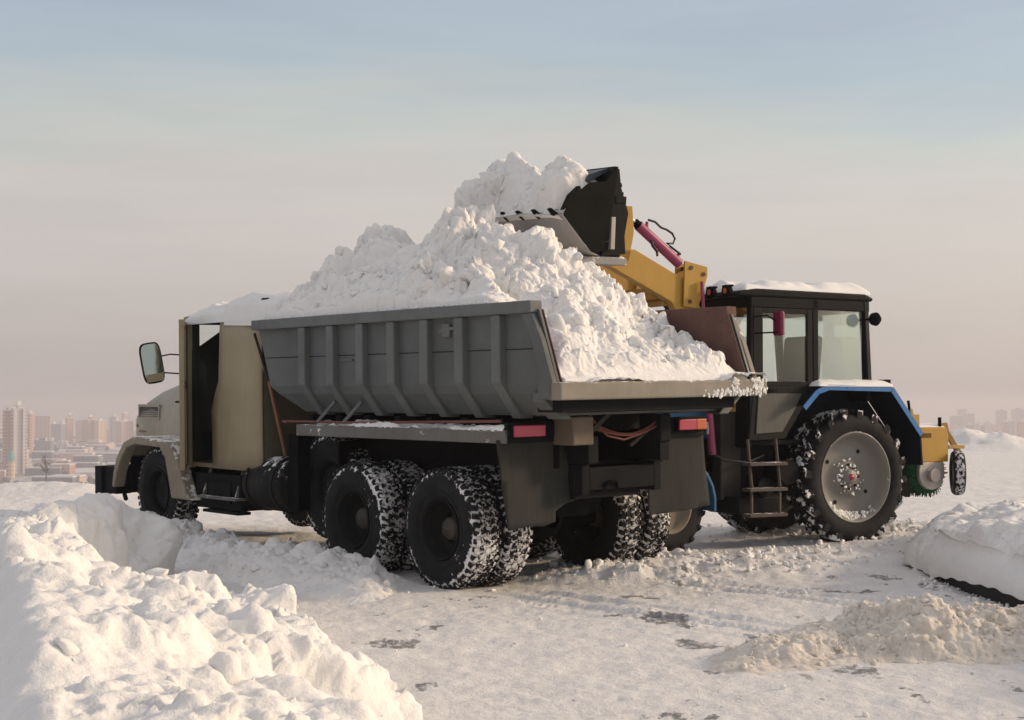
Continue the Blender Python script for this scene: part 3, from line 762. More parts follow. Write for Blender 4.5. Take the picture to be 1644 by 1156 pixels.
# axles, springs, differentials
for u in (0, 1.43):
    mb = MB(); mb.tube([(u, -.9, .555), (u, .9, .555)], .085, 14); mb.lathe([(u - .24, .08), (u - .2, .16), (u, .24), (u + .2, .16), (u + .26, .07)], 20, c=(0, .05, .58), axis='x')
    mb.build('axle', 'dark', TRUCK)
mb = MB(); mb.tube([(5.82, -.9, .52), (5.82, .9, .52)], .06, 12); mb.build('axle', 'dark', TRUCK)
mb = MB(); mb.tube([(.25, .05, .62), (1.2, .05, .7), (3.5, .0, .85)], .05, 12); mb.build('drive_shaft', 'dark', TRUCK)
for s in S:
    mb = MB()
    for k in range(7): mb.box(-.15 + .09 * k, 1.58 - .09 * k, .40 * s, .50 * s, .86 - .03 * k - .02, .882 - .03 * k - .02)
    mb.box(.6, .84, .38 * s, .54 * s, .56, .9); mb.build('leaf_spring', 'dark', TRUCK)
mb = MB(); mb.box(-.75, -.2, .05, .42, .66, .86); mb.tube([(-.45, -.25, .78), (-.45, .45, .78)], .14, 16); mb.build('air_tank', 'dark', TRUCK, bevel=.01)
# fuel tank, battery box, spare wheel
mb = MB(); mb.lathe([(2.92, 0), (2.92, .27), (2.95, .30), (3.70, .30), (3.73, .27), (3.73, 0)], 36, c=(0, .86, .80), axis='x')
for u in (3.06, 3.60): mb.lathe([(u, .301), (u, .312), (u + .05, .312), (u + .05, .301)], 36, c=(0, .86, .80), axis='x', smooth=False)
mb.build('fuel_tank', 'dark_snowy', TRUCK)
mb = MB(); mb.box(3.8, 4.85, .55, 1.12, .48, .88); mb.box(3.78, 4.6, 1.0, 1.17, .44, .475); mb.box(4.0, 4.5, 1.12, 1.14, .55, .8); mb.build('battery_box', 'frame_dark', TRUCK, bevel=.015)
mb = MB(); mb.box(3.78, 4.65, 1.0, 1.2, .60, .63); mb.bar((4.6, 1.15, .62), (4.6, 1.05, .93), .03, .03); mb.bar((3.85, 1.15, .62), (3.85, 1.05, .93), .03, .03); mb.build('cab_step', 'shelf_grey', TRUCK)
sp = copy_tree(w0, TRUCK); sp.name = 'spare_wheel'; sp.location = (2.38, .75, .82); sp.rotation_euler = (0, .4, math.pi)
mb = MB(); mb.box(1.98, 2.02, .3, 1.0, .6, 1.3); mb.box(2.7, 2.9, .3, 1.05, .55, 1.36); mb.tube([(2.8, -.6, .95), (2.8, .9, .95)], .16, 16); mb.build('spare_carrier', 'dark', TRUCK, bevel=.01)
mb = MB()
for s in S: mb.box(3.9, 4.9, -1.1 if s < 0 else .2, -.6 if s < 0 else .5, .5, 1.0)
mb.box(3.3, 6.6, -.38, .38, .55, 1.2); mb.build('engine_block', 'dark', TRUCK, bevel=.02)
# ---- cab
def cab():
    mb = MB(); n = 8; r0 = .36
    # rounded rear corner and back wall, both sides: outline in plan, swept z .94-2.66
    for s in S:
        arc = [(3.45 + .42 - .42 * math.cos(R(90) * k / n), (1.03 + .07 * math.sin(R(90) * k / n))) for k in range(n + 1)]
        zl = [(.94, 4.44), (1.2, 4.445), (1.60, 4.46), (1.78, 4.38), (1.93, 4.29), (2.3, 4.28), (2.66, 4.27)]
        vs = []
        for z, ue in zl:
            row = arc + [(3.87 + (ue - 3.87) * q, 1.10 - .012 * q * q) for q in (.35, .7, 1)]
            f_ = 1 - .015 * max(0, (z - 1.9) / .76)
            vs += [(x, y * f_ * s, z) for x, y in row]
        m_ = len(row)
        mb.add(vs, [(i * m_ + j, i * m_ + j + 1, (i + 1) * m_ + j + 1, (i + 1) * m_ + j) for i in range(len(zl) - 1) for j in range(m_ - 1)], 0, True)
    # rear wall
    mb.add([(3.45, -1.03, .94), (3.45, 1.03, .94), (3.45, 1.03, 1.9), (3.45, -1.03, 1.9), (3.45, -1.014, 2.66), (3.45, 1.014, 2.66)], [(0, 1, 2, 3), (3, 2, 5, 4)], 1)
    # roof, slightly domed; header over the door; A pillars; cowl
    nx, ny = 8, 10; vs = []
    for i in range(nx + 1):
        for j in range(ny + 1):
            a, b_ = i / nx * 2 - 1, j / ny * 2 - 1
            vs.append((3.46 + (5.16 - 3.46) * (i / nx), 1.085 * b_, 2.66 + .11 * (1 - abs(a) ** 4) * (1 - abs(b_) ** 4)))
    mb.add(vs, [(i * (ny + 1) + j, i * (ny + 1) + j + 1, (i + 1) * (ny + 1) + j + 1, (i + 1) * (ny + 1) + j) for i in range(nx) for j in range(ny)], 0, True)
    for s in S:
        mb.box(4.27, 5.12, 1.03 * s, 1.083 * s, 2.60, 2.665)
        mb.prism([(5.06, .94), (5.20, .94), (5.20, 1.95), (5.12, 2.66), (5.04, 2.66), (5.06, 1.95)], 1.03 * s, 1.09 * s)
    # floor and front bulkhead
    mb.box(3.47, 5.18, -1.07, 1.07, .94, .99); mb.box(5.12, 5.18, -1.05, 1.05, .99, 1.95)
    return mb.build('cab', ['cab_tan', 'cab_tan_shaded'], TRUCK, solid=(.03, -1))
CAB = cab()
mb = MB(); mb.tube([(3.45 + .42 - .42 * math.cos(R(90) * k / 8), 1.035 + .07 * math.sin(R(90) * k / 8), 1.95) for k in range(9)] + [(4.28, 1.097, 1.95)], .007, 6); mb.build('waist_seam', 'cab_tan_shaded', CAB)
mb = MB(); mb.box(5.13, 5.15, -.98, -.03, 1.97, 2.6); mb.box(5.13, 5.15, .03, .98, 1.97, 2.6); mb.build('windshield', 'glass', CAB)
mb = MB(); mb.box(5.12, 5.16, -.03, .03, 1.96, 2.62); mb.box(5.12, 5.16, -1.03, -.98, 1.96, 2.64); mb.box(5.12, 5.16, .98, 1.03, 1.96, 2.64); mb.box(5.12, 5.16, -1.03, 1.03, 2.6, 2.64); mb.build('windshield_frame', 'dark', CAB)
mb = MB(); mb.add([(4.75, 1.0, 1.35), (4.75, -1.0, 1.35), (5.09, -1.0, 1.35), (5.09, 1.0, 1.35), (4.8, 1.0, 2.1), (4.75, .3, 2.2), (5.09, -1, 2.2), (5.09, 1.0, 2.29)], [(0, 4, 5, 1), (4, 7, 6, 5), (3, 2, 6, 7), (0, 3, 7, 4), (0, 1, 2, 3)])
mb.prism([(1.0, 2.1), (1.0, 2.29), (.60, 2.55), (.0, 2.62), (-1.0, 2.62), (-1.0, 2.1)], 5.09, 5.118, 'x'); mb.build('dashboard', 'seat_dark', CAB)
mb = MB(); mb.lathe([(0, .22), (.015, .235), (.03, .22), (.015, .205), (0, .22)], 28, c=(0, 0, 0), axis='z'); mb.tube([(0, 0, 0), (.05, 0, -.5)], .025, 8); mb.bar((-.2, 0, 0), (.2, 0, 0), .03, .02)
o = mb.build('steering_wheel', 'dark', CAB, loc=(4.62, .55, 1.92)); o.rotation_euler = (0, R(-28), 0)
mb = MB(); mb.box(3.85, 4.4, -.95, .95, 1.25, 1.52); mb.prism([(3.6, 1.5), (3.85, 1.5), (3.7, 2.3), (3.55, 2.3)], -.95, .95); mb.build('seat', 'seat_dark', CAB, bevel=.03)
mb = MB(); mb.box(3.5, 3.52, -.66, .66, 1.0, 2.6); mb.box(3.8, 5.1, -1.05, -1.03, 1.0, 2.6); mb.box(5.03, 5.05, .6, 1.06, 1.0, 2.3); mb.box(4.98, 5.03, .985, 1.055, 1.0, 2.62); mb.box(4.3, 5.1, .3, 1.06, .995, 1.02); mb.build('cab_lining', 'seat_dark', CAB)
# door open, nearly edge-on to the camera
dj = bpy.data.objects.new('door', None)
mb = MB(); L = .74
def dbox(a0, a1, z0, z1, t0=-.03, t1=.03, mi=0): mb.box(-a1, -a0, t0, t1, z0, z1, mi)
dbox(0, L, .93, 1.93); dbox(0, .07, 1.93, 2.62); dbox(L - .08, L, 1.93, 2.55); dbox(0, L, 2.55, 2.63); dbox(.05, L - .06, 1.0, 1.85, -.045, -.03)
DOOR = mb.build('door', 'cab_tan', CAB, bevel=.012); DOOR.location = (5.10, 1.13, 0); DOOR.rotation_euler = (0, 0, -R(29)); DOOR['label'] = 'open driver door seen edge-on'
mb = MB(); mb.box(-L + .08, -.07, -.004, .004, 1.92, 2.56); mb.build('door_window', 'glass', DOOR)
mb = MB()
for z in (1.15, 1.75, 1.98): mb = MB(); mb.box(-.05, .03, .025, .05, z, z + .06); mb.build('door_hinge', 'dark', DOOR)
mb = MB()
mb.tube([(-L + .1, .03, 1.7), (-L + .1, .07, 1.7), (-L + .22, .07, 1.7)], .012, 6); mb.build('door_handle', 'dark', DOOR)
# exterior mirror on two arms
for z0, z1 in ((2.24, 2.22), (2.02, 2.04)): mb = MB(); mb.tube([(5.08, 1.17, z0), (5.1, 1.3, z0 + .01), (5.1, 1.46, z1)], .009, 6); mb.build('mirror_arm', 'frame_dark', CAB)
mb = MB(); c = []; hw, hh = .125, .24
for k in range(24):
    a = 2 * math.pi * k / 24; ca, sa = math.cos(a), math.sin(a)
    c.append((hw * math.copysign(abs(ca) ** .45, ca), hh * math.copysign(abs(sa) ** .45, sa)))
mb.prism(c, -.0, .05, 'x'); mir = mb.build('mirror', 'dark', CAB, bevel=.012)
mir.location = (5.1, 1.53, 2.15); mir.rotation_euler = (R(-9), R(4), R(-14))
mb = MB(); mb.prism([(x * .9, y * .92) for x, y in c], -.006, -.001, 'x'); mb.build('mirror_glass', 'mirror_glass', mir)
mb = MB(); mb.box(-.012, -.006, -.10, .10, -.22, -.13); mb.build('mirror_sticker', 'cab_tan', mir)
# grab rail and pipe behind cab
mb = MB(); mb.tube([(3.42, 1.02, 2.62), (3.38, 1.08, 2.5), (3.38, 1.08, 2.12), (3.44, 1.0, 2.0)], .012, 6); mb.build('grab_rail', 'cab_tan', CAB)
mb = MB(); mb.tube([(3.36, .98, 2.62), (3.37, .98, 2.74), (3.42, .98, 2.80), (3.5, .98, 2.80)], .04, 10); mb.build('air_intake', 'dark_snowy', CAB)
# ---- hood
def hood():
    mb = MB(); us_ = [5.18, 5.6, 6.1, 6.6, 7.0, 7.3, 7.5, 7.57]
    top = [2.02, 2.00, 1.98, 1.93, 1.85, 1.74, 1.56, 1.30]; hw = [.92, .80, .70, .64, .62, .60, .57, .54]
    vs = []; n = 14
    for u, tz, h_ in zip(us_, top, hw):
        pr = [(-h_, 1.12), (-h_, 1.28), (-h_, min(1.45, tz - .12))]
        zs = pr[-1][1]
        for k in range(1, n):
            a = math.pi * k / n; pr.append((-h_ * (abs(math.cos(a)) ** .7) * math.copysign(1, math.cos(a)), zs + (tz - zs) * math.sin(a) ** .8))
        pr += [(h_, zs), (h_, 1.28), (h_, 1.12)]
        vs += [(u, y, z) for y, z in pr]
    m_ = len(pr)
    mb.add(vs, [(i * m_ + j, i * m_ + j + 1, (i + 1) * m_ + j + 1, (i + 1) * m_ + j) for i in range(len(us_) - 1) for j in range(m_ - 1)], 0, True)
    mb.add(vs[-m_:], [tuple(range(m_))])
    return mb.build('hood', 'hood_tan', TRUCK, solid=(.02, -1))
HOOD = hood()
mb = MB()
def hv(u): return float(np.interp(u, [6.6, 7.0, 7.3, 7.5], [.64, .62, .60, .57]))
def hplate(u0, u1, z0, z1, t0, t1, mi): mb.add([(u0, hv(u0) + t0, z0), (u1, hv(u1) + t0, z0), (u1, hv(u1) + t0, z1), (u0, hv(u0) + t0, z1), (u0, hv(u0) + t1, z0), (u1, hv(u1) + t1, z0), (u1, hv(u1) + t1, z1), (u0, hv(u0) + t1, z1)], [(0, 3, 2, 1), (4, 5, 6, 7), (0, 1, 5, 4), (1, 2, 6, 5), (2, 3, 7, 6), (3, 0, 4, 7)], mi)
hplate(6.72, 7.36, 1.475, 1.61, -.02, .012, 1)
for z0, z1, u0, u1 in ((1.445, 1.475, 6.69, 7.39), (1.61, 1.64, 6.69, 7.39), (1.475, 1.61, 6.69, 6.72), (1.475, 1.61, 7.36, 7.39)): hplate(u0, u1, z0, z1, -.02, .03, 0)
for k in range(5): hplate(6.73, 7.35, 1.482 + .025 * k, 1.49 + .025 * k, .012, .024, 1)
mb.build('hood_vent', ['hood_tan', 'vent_grey'], HOOD)
mb = MB(); mb.box(7.1, 7.35, .60, .632, 1.28, 1.30); mb.tube([(7.45, .575, 1.36), (7.45, .61, 1.36)], .02, 8); mb.build('hood_latch', 'rusty_pole', HOOD)
mb = MB(); mb.box(7.57, 7.62, -.5, .5, 1.1, 1.6); mb.build('radiator_grille', 'dark', HOOD)
for s in S:
    mb = MB()
    o1 = [(4.70, .56), (4.84, .62), (5.06, 1.02), (5.30, 1.22), (6.20, 1.27), (6.50, 1.19), (6.70, 1.0), (6.80, .80), (6.84, .62)]
    i1 = [(6.77, .62), (6.70, .80), (6.58, .97), (6.42, 1.12), (6.20, 1.17), (5.52, 1.15), (5.38, 1.03), (5.22, .56)]
    mb.prism(o1 + i1, 1.10 * s, 1.25 * s)
    top_ = [(5.06, 1.015), (5.30, 1.215), (6.20, 1.265), (6.50, 1.185), (6.70, .995), (6.66, .97), (6.46, 1.14), (6.19, 1.215), (5.32, 1.165), (5.10, .99)]
    mb.prism(top_, .5 * s, 1.10 * s)
    mb.build('fender', 'fender_tan', TRUCK, bevel=.02)
mb = MB()
for s in S: mb.box(4.9, 6.7, .44 * s, .5 * s, .6, 1.21); mb.box(6.60, 6.64, .5 * s, 1.09 * s, .62, 1.0); mb.box(5.16, 5.2, .5 * s, 1.09 * s, .6, 1.0)
mb.build('wheel_housing', 'dark', TRUCK)
mb = MB(); mb.box(7.25, 7.45, -1.2, 1.2, .50, .86); mb.box(6.9, 7.25, .95, 1.16, .52, .86); mb.box(6.9, 7.25, -1.16, -.95, .52, .86); mb.tube([(7.0, 1.0, .5), (6.75, 1.1, .47)], .03, 8)
mb.build('bumper', 'frame_dark', TRUCK, bevel=.02)
mb = MB(); mb.tube([(2.75, 1.2, 1.50), (1.3, 1.21, 1.505), (-.9, 1.2, 1.55)], .014, 6); mb.tube([(2.62, 1.22, 1.49), (2.75, 1.2, 1.50)], .014, 6); mb.build('air_line', 'red_hose', TRUCK)
# ---- pole leaning behind the cab
mb = MB(); mb.tube([(3.30, 1.215, 2.44), (3.30, 1.04, 1.92)], .016, 8, 0); mb.tube([(3.30, 1.04, 1.92), (3.30, .83, 1.05)], .02, 8, 1)
o = mb.build('wooden_pole', ['post_grey', 'rusty_pole']); o.matrix_world = MT; tag(o, 'thin rusty brown pole leaning between the tan cab and the grey tipper body', 'pole')

# ---- snow load
RU = [-1.75, -1.64, -1.5, -1.1, -.75, -.35, -.05, .4, .8, 1.15, 1.4, 1.62, 1.75, 2.1, 2.5, 2.8, 3.05, 3.2, 3.3]
RZ = [1.90, 1.92, 2.02, 2.30, 2.58, 2.86, 3.04, 3.25, 3.40, 3.55, 3.60, 3.50, 3.37, 3.40, 3.38, 3.24, 3.05, 2.85, 2.6]
def load_h(x, y):
    P = np.stack([x, y, x * 0], 1)
    rg = np.interp(x, RU, RZ); rim = np.interp(x, [-1.7, -1.60, -1.35, -.95, -.7, 3.3], [1.90, 1.925, 2.10, 2.50, 2.545, 2.57])
    rimr = np.interp(x, [-1.7, -1.55, -1.2, -.79, -.37, -.01, .5], [1.90, 1.93, 2.02, 2.14, 2.34, 2.48, 2.56])
    yc = .08 * np.sin(x * 2); q = np.clip(np.abs(y - yc) / 1.13, 0, 1)
    rim = rim + .07 * sstep(-.9, -.6, x); rimr = rimr + .05 * sstep(-.2, .3, x)
    rm = np.where(y > 0, rim, rimr)
    h = rm + np.maximum(rg - rm, 0) * (1 - q ** 1.9)
    h = np.maximum(h, np.minimum(rm, rg + .3)) 
    am = .22 + .78 * np.clip((1 - q) * 5, 0, 1); am = am * (.02 + .98 * sstep(-1.66, -1.38, x))
    h = h - .15 * np.clip((1 - q) * 3, 0, 1) * sstep(-1.5, -.9, x) * sstep(3.2, 2.7, x)
    h = h + .09 * fbm(P, 1.1, 3, 201) * np.clip((1 - q) * 3, 0, 1) * sstep(-1.6, -1., x)
    ed_ = (np.abs(y) > 1.119) | (x > 3.16); h = np.where(ed_, np.minimum(h, np.interp(x, [-1.6, -1.0, 3], [1.8, 2.1, 2.35])), h); am = np.where(ed_, 0, am)
    h = np.where(x < -1.657, 1.80, h); am = np.where(x < -1.64, 0, am)
    return h, am
V, F = snow_field(np.linspace(-1.66, 3.17, 620), np.linspace(-1.125, 1.125, 330), load_h, [(.55, .28), (.27, .22), (.13, .10), (.06, .035)], 200, None, .014, blk=((.26, .10), (.12, .05)))
rng = np.random.default_rng(3)
P_, s_ = scatter_on(V, F, 1500, .012, .15, rng, wfun=lambda P: (P[:, 0] > -1.5) * (np.abs(P[:, 1]) < 1.1) * 1.)
rp = [(random.uniform(-.9, 3.1), 1.205 + random.gauss(0, .025), 2.58) for k in range(150)]
P_ = np.concatenate([P_, np.array(rp)]); s_ = np.concatenate([s_, rng.uniform(.008, .03, 150)])
o = mesh_np('snow_load', *join_np((V, F), chunk_mesh(P_, s_, 21)), 'snow_load'); o.matrix_world = MT
tag(o, 'tall lumpy heap of white snow loaded in the grey tipper body', 'snow load')
# snow on cab roof and guard
def roof_h(x, y):
    P = np.stack([x, y, x * 0], 1)
    e = np.clip(np.minimum(np.minimum(x - 3.55, 5.22 - x) / .22, (1.12 - np.abs(y)) / .16), 0, 1)
    h = 2.65 + .10 * (1 - np.abs(y / 1.1) ** 4) + (.085 * np.interp(x, [3.5, 4.2, 4.9, 5.2], [1.2, 1.2, .9, .5])) * np.sqrt(e) + .05 * fbm(P, 1.8, 3, 301) * e - .05 * (e <= 0)
    return h, (.2 + e * .8) * (e > 0)
V, F = snow_field(np.linspace(3.5, 5.22, 150), np.linspace(-1.12, 1.12, 170), roof_h, [(.3, .07), (.12, .04)], 300, None)
o = mesh_np('roof_snow', V, F, 'snow'); o.matrix_world = MT; tag(o, 'lumpy snow lying on the tan truck cab roof', 'snow cover')
def guard_h(x, y):
    P = np.stack([x, y, x * 0], 1)
    e = np.clip(np.minimum(np.minimum(x - 3.0, 4.15 - x) / .2, (1.12 - np.abs(y)) / .25), 0, 1)
    h = 2.71 + .04 * (x - 3) + .16 * np.sqrt(e) * (1 - .25 * sstep(.3, 1., y)) + .05 * fbm(P, 1.5, 3, 311) * e - .2 * (e <= 0)
    return h, (.2 + e * .8) * (e > 0)
V, F = snow_field(np.linspace(3.0, 4.15, 110), np.linspace(-1.12, 1.12, 190), guard_h, [(.4, .07), (.12, .035)], 310, None)
o = mesh_np('guard_snow', V, F, 'snow_load'); o.matrix_world = MT; tag(o, 'snow cap on the guard shelf between cab roof and load', 'snow cover')
def led_h(x, y):
    P = np.stack([x, y, x * 0], 1); n1 = fbm(P, 2.4, 4, 321)
    return 1.472 + .045 * np.clip(n1 + .35, -.6, 1) * np.clip((1.26 - y) / .05, 0, 1) ** .5 - .01, 1.
V, F = snow_field(np.linspace(-1.0, 2.37, 260), np.linspace(.87, 1.262, 40), lambda x, y: (led_h(x, y)[0], np.full_like(x, 1.)), [(.09, .03), (.04, .012)], 320, lambda x, y, z: z > 1.476)
o = mesh_np('ledge_snow', V, F, 'snow'); o.matrix_world = MT; tag(o, 'thin broken snow strip along the ledge below the tipper body', 'snow cover')
def lip_h(x, y):
    P = np.stack([x, y, x * 0], 1); n1 = fbm(P, 3, 4, 331); k = sstep(-.45, -1.0, y)
    return 1.885 + .06 * np.clip(n1 * .7 + k * .7 - .1, -.3, 1) - .01, np.full_like(x, 1.)
V, F = snow_field(np.linspace(-1.76, -1.60, 40), np.linspace(-1.27, 1.2, 240), lip_h, [(.09, .03)], 330, lambda x, y, z: z > 1.889)
# clots clinging to the rear face of the lip
cp = []; cs_ = []
for k in range(120):
    y = random.choice([random.gauss(-1.17, .06), random.gauss(-.85, .02), random.gauss(-.95, .16), random.gauss(-.7, .14)])
    z = random.uniform(1.75, 1.89) if abs(y + .83) < .06 or y < -1.05 else random.uniform(1.745, 1.79)
    if -1.27 < y < 0: cp.append((-1.765, y, z)); cs_.append(random.uniform(.01, .03))
CV, CF = chunk_mesh(np.array(cp), np.array(cs_) * 1.5, 33); CV[:, 0] = -1.762 + (CV[:, 0] + 1.765) * .22
o = mesh_np('lip_snow', *join_np((V, F), (CV, CF)), 'snow'); o.matrix_world = MT; tag(o, 'clots of snow clinging to the far end of the tan rear lip', 'snow cover')

# ---------------------------------------------------------------- tractor with front loader and rear sweeper
TR = empty('tractor', MK, 'blue and black wheeled tractor with yellow front loader and rear brush', 'tractor')
S = (1, -1)
# rear wheels
def big_wheel():
    mb = MB()
    mb.lathe([(.165, .535), (.195, .56), (.20, .545), (.17, .525), (.13, .50), (.045, .475), (.02, .44), (.02, .22), (.05, .20), (.05, .10), (.10, .09), (.11, .0)], 56)
    mb.lathe([(-.165, .535), (-.195, .56), (-.2, .545), (-.17, .525), (-.06, .47), (.0, .46)], 56)
    for k in range(4):
        a = k * math.pi / 2 + .55; mb.tube([(.36 * math.cos(a), .018, .36 * math.sin(a)), (.36 * math.cos(a), .026, .36 * math.sin(a))], .026, 12, 1)
    for k in range(8):
        a = k * math.pi / 4; mb.tube([(.15 * math.cos(a), .045, .15 * math.sin(a)), (.15 * math.cos(a), .075, .15 * math.sin(a))], .016, 6, 1)
    o = mb.build('wheel', ['rim_grey', 'rim_dark'], TR)
    mb = MB(); mb.lathe([(.10, .04), (.13, .035), (.135, 0)], 14); mb.build('hub_cap', 'lens_red', o)
    R0, h = .81, .21; rim = .555
    mb = MB(); mb.lathe([(h * .85, rim - .01), (h * .95, rim + .02), (h * 1.04, rim + .10), (h * 1.02, rim + .17), (h * .9, R0 - .045), (h * .55, R0 - .035), (-h * .55, R0 - .035), (-h * .9, R0 - .045), (-h * 1.02, rim + .17), (-h * 1.04, rim + .1), (-h * .95, rim + .02), (-h * .85, rim - .01), (-h * .5, rim - .04), (h * .5, rim - .04), (h * .85, rim - .01)], 72, 0)
    cnt = 20; pitch = 2 * math.pi / cnt
    for s in S:
        for k in range(cnt):
            a0 = (k + (.5 if s < 0 else 0)) * pitch; seg = 6
            prev = None
            for q in range(seg + 1):
                t_ = q / seg; y = s * h * (0.06 + .98 * t_); a = a0 - .26 * t_ ** 1.15 * 1.0
                rt = R0 + .025 - .02 * t_ ** 3; rb = R0 - .05 - .045 * t_ ** 3; wd = .034 / R0
                ring = [(rb * math.cos(a - wd * 1.3), y, rb * math.sin(a - wd * 1.3)), (rt * math.cos(a - wd), y, rt * math.sin(a - wd)), (rt * math.cos(a + wd), y, rt * math.sin(a + wd)), (rb * math.cos(a + wd * 1.3), y, rb * math.sin(a + wd * 1.3))]
                if prev: mb.add(prev + ring, [(0, 1, 5, 4), (1, 2, 6, 5), (2, 3, 7, 6)], 1)
                if q in (0, seg): mb.add(ring, [(0, 1, 2, 3)], 1)
                prev = ring
    mb.build('tyre', ['tyre_big', 'lug_big'], o)
    return o
bw_ = big_wheel(); bw_.location = (0, .78, .82)
b2 = copy_tree(bw_, TR)
rg = np.random.default_rng(8); pp = []; ss = []
for k in range(60):
    a_ = rg.uniform(0, 6.28); q_ = abs(rg.normal(.13, .06)); pp.append((q_ * math.cos(a_), .05 + rg.uniform(0, .03), q_ * math.sin(a_))); ss.append(rg.uniform(.012, .045))
for k in range(90):
    a_ = rg.normal(-1.45, .33); q_ = rg.uniform(.44, .535); pp.append((q_ * math.cos(a_), .06 + (q_ - .44) * .9 + rg.uniform(-.02, .03), q_ * math.sin(a_))); ss.append(rg.uniform(.02, .06))
CV, CF = chunk_mesh(np.array(pp), np.array(ss), 91); pc = np.repeat(np.array(pp), 42, 0) if len(CV) == 42 * len(pp) else None
if pc is not None: CV[:, 1] = pc[:, 1] + (CV[:, 1] - pc[:, 1]) * .35
mesh_np('packed_snow', CV, CF, 'snow', parent=bw_)['kind'] = 'stuff'; b2.location = (0, -.78, .82); b2.rotation_euler = (0, .3, math.pi)
def front_wheel():
    mb = MB(); mb.lathe([(.10, .30), (.12, .32), (.12, .30), (.05, .27), (.03, .12), (.06, .10), (.08, 0)], 32); mb.lathe([(-.12, .32), (-.12, .3), (.0, .27)], 32)
    o = mb.build('wheel', 'rim_tan', TR); R0, h = .53, .13; rim = .31
    mb = MB(); mb.lathe([(h * .9, rim), (h * 1.05, rim + .08), (h * .85, R0 - .03), (-h * .85, R0 - .03), (-h * 1.05, rim + .08), (-h * .9, rim)], 48, 0)
    for s in S:
        for k in range(18):
            a = (k + (.5 if s < 0 else 0)) * 2 * math.pi / 18
            def P(a, y, r): return (r * math.cos(a), y, r * math.sin(a))
            w_ = .04
            vs = [P(a - w_, .0, R0 - .04), P(a + w_, .0, R0 - .04), P(a - .18 + w_, s * h, R0 - .06), P(a - .18 - w_, s * h, R0 - .06), P(a - w_, 0, R0 + .01), P(a + w_, 0, R0 + .01), P(a - .18 + w_, s * h, R0 - .005), P(a - .18 - w_, s * h, R0 - .005)]
            mb.add(vs, [(0, 3, 2, 1), (4, 5, 6, 7), (0, 1, 5, 4), (1, 2, 6, 5), (2, 3, 7, 6), (3, 0, 4, 7)], 1)
    mb.build('tyre', ['tyre_big_front', 'tread_rubber'], o)
    return o
tyremat('tyre_big_front', .46, .53, .02, 22)
fw_ = front_wheel(); fw_.location = (2.76, .83, .55); fw_.rotation_euler = (0, 0, R(6))
f2_ = copy_tree(fw_, TR); f2_.location = (2.76, -.83, .55); f2_.rotation_euler = (0, .4, R(186))
for s in S:
    mb = MB(); pts = []
    for k in range(13):
        a = R(-8 + 175 * k / 12); pts.append((2.76 - .62 * math.cos(a), .56 + .60 * math.sin(a)))
    inn = [(2.76 - .59 * math.cos(R(-8 + 175 * k / 12)), .56 + .57 * math.sin(R(-8 + 175 * k / 12))) for k in range(13)][::-1]
    mb.prism(pts + inn, .72 * s, 1.0 * s)
    mb.build('front_fender', 'tractor_blue', TR, bevel=.004)
# chassis, engine, hood
mb = MB(); mb.box(-.4, 1.2, -.28, .28, .6, 1.15); mb.box(1.1, 3.4, -.2, .2, .6, 1.0); mb.tube([(0, -.6, .82), (0, .6, .82)], .14, 18); mb.tube([(2.76, -.75, .55), (2.76, .75, .55)], .07, 12); mb.tube([(.9, .1, .75), (2.6, .5, .55)], .05, 8)
mb.tube([(1.3, .3, .7), (1.3, .85, .72)], .12, 14); mb.tube([(1.0, .5, .9), (1.0, .92, .9)], .15, 14)
mb.box(1.15, 1.75, .3, .9, .42, .62); mb.box(1.0, 1.7, .3, .62, .55, 1.25); mb.build('transmission', 'tractor_black', TR, bevel=.02)
mb = MB(); mb.box(1.6, 3.3, -.30, .30, 1.0, 1.35); mb.build('engine', 'dark', TR, bevel=.02)
mb = MB(); mb.prism([(-.37, 1.3), (.37, 1.3), (.37, 1.75), (.28, 1.88), (-.28, 1.88), (-.37, 1.75)], 1.6, 3.45, 'x'); mb.box(3.2, 3.47, -.36, .36, .95, 1.3); mb.build('engine_hood', 'tractor_blue', TR, bevel=.03)
# cab frame
def post(mb, p, q, w_=.07): mb.bar(p, q, w_, w_)
mb = MB()
for s in S:
    y = .84 * s
    post(mb, (1.53, y, 1.30), (1.50, y, 2.98), .08); post(mb, (.55, y, 1.78), (.55, y, 2.98), .09); post(mb, (-.33, y * .98, 1.9), (-.26, y, 2.98), .09)
    mb.box(-.30, 1.54, y - .045, y + .045, 2.86, 2.99)
    mb.box(-.33, .6, y - .04, y + .04, 1.88, 1.97)
mb.box(1.45, 1.55, -.84, .84, 2.86, 2.99); mb.box(-.36, -.22, -.84, .84, 2.86, 2.99); mb.box(-.38, -.3, -.84, .84, 1.75, 1.97); mb.box(1.5, 1.58, -.84, .84, 1.2, 1.9)
mb.box(-.3, 1.55, -.8, .8, 1.22, 1.28); mb.box(-.36, .5, -.52, .52, 1.2, 1.6)
TCAB = mb.build('cab', 'tractor_black', TR, bevel=.012)
mb = MB(); vs = []; nx, ny = 10, 8
mb.prism([(-.36, 2.985), (-.38, 3.03), (-.25, 3.075), (1.45, 3.085), (1.72, 3.05), (1.76, 2.985)], -.90, .90); mb.build('cab_roof', 'tractor_black', TCAB, bevel=.03)
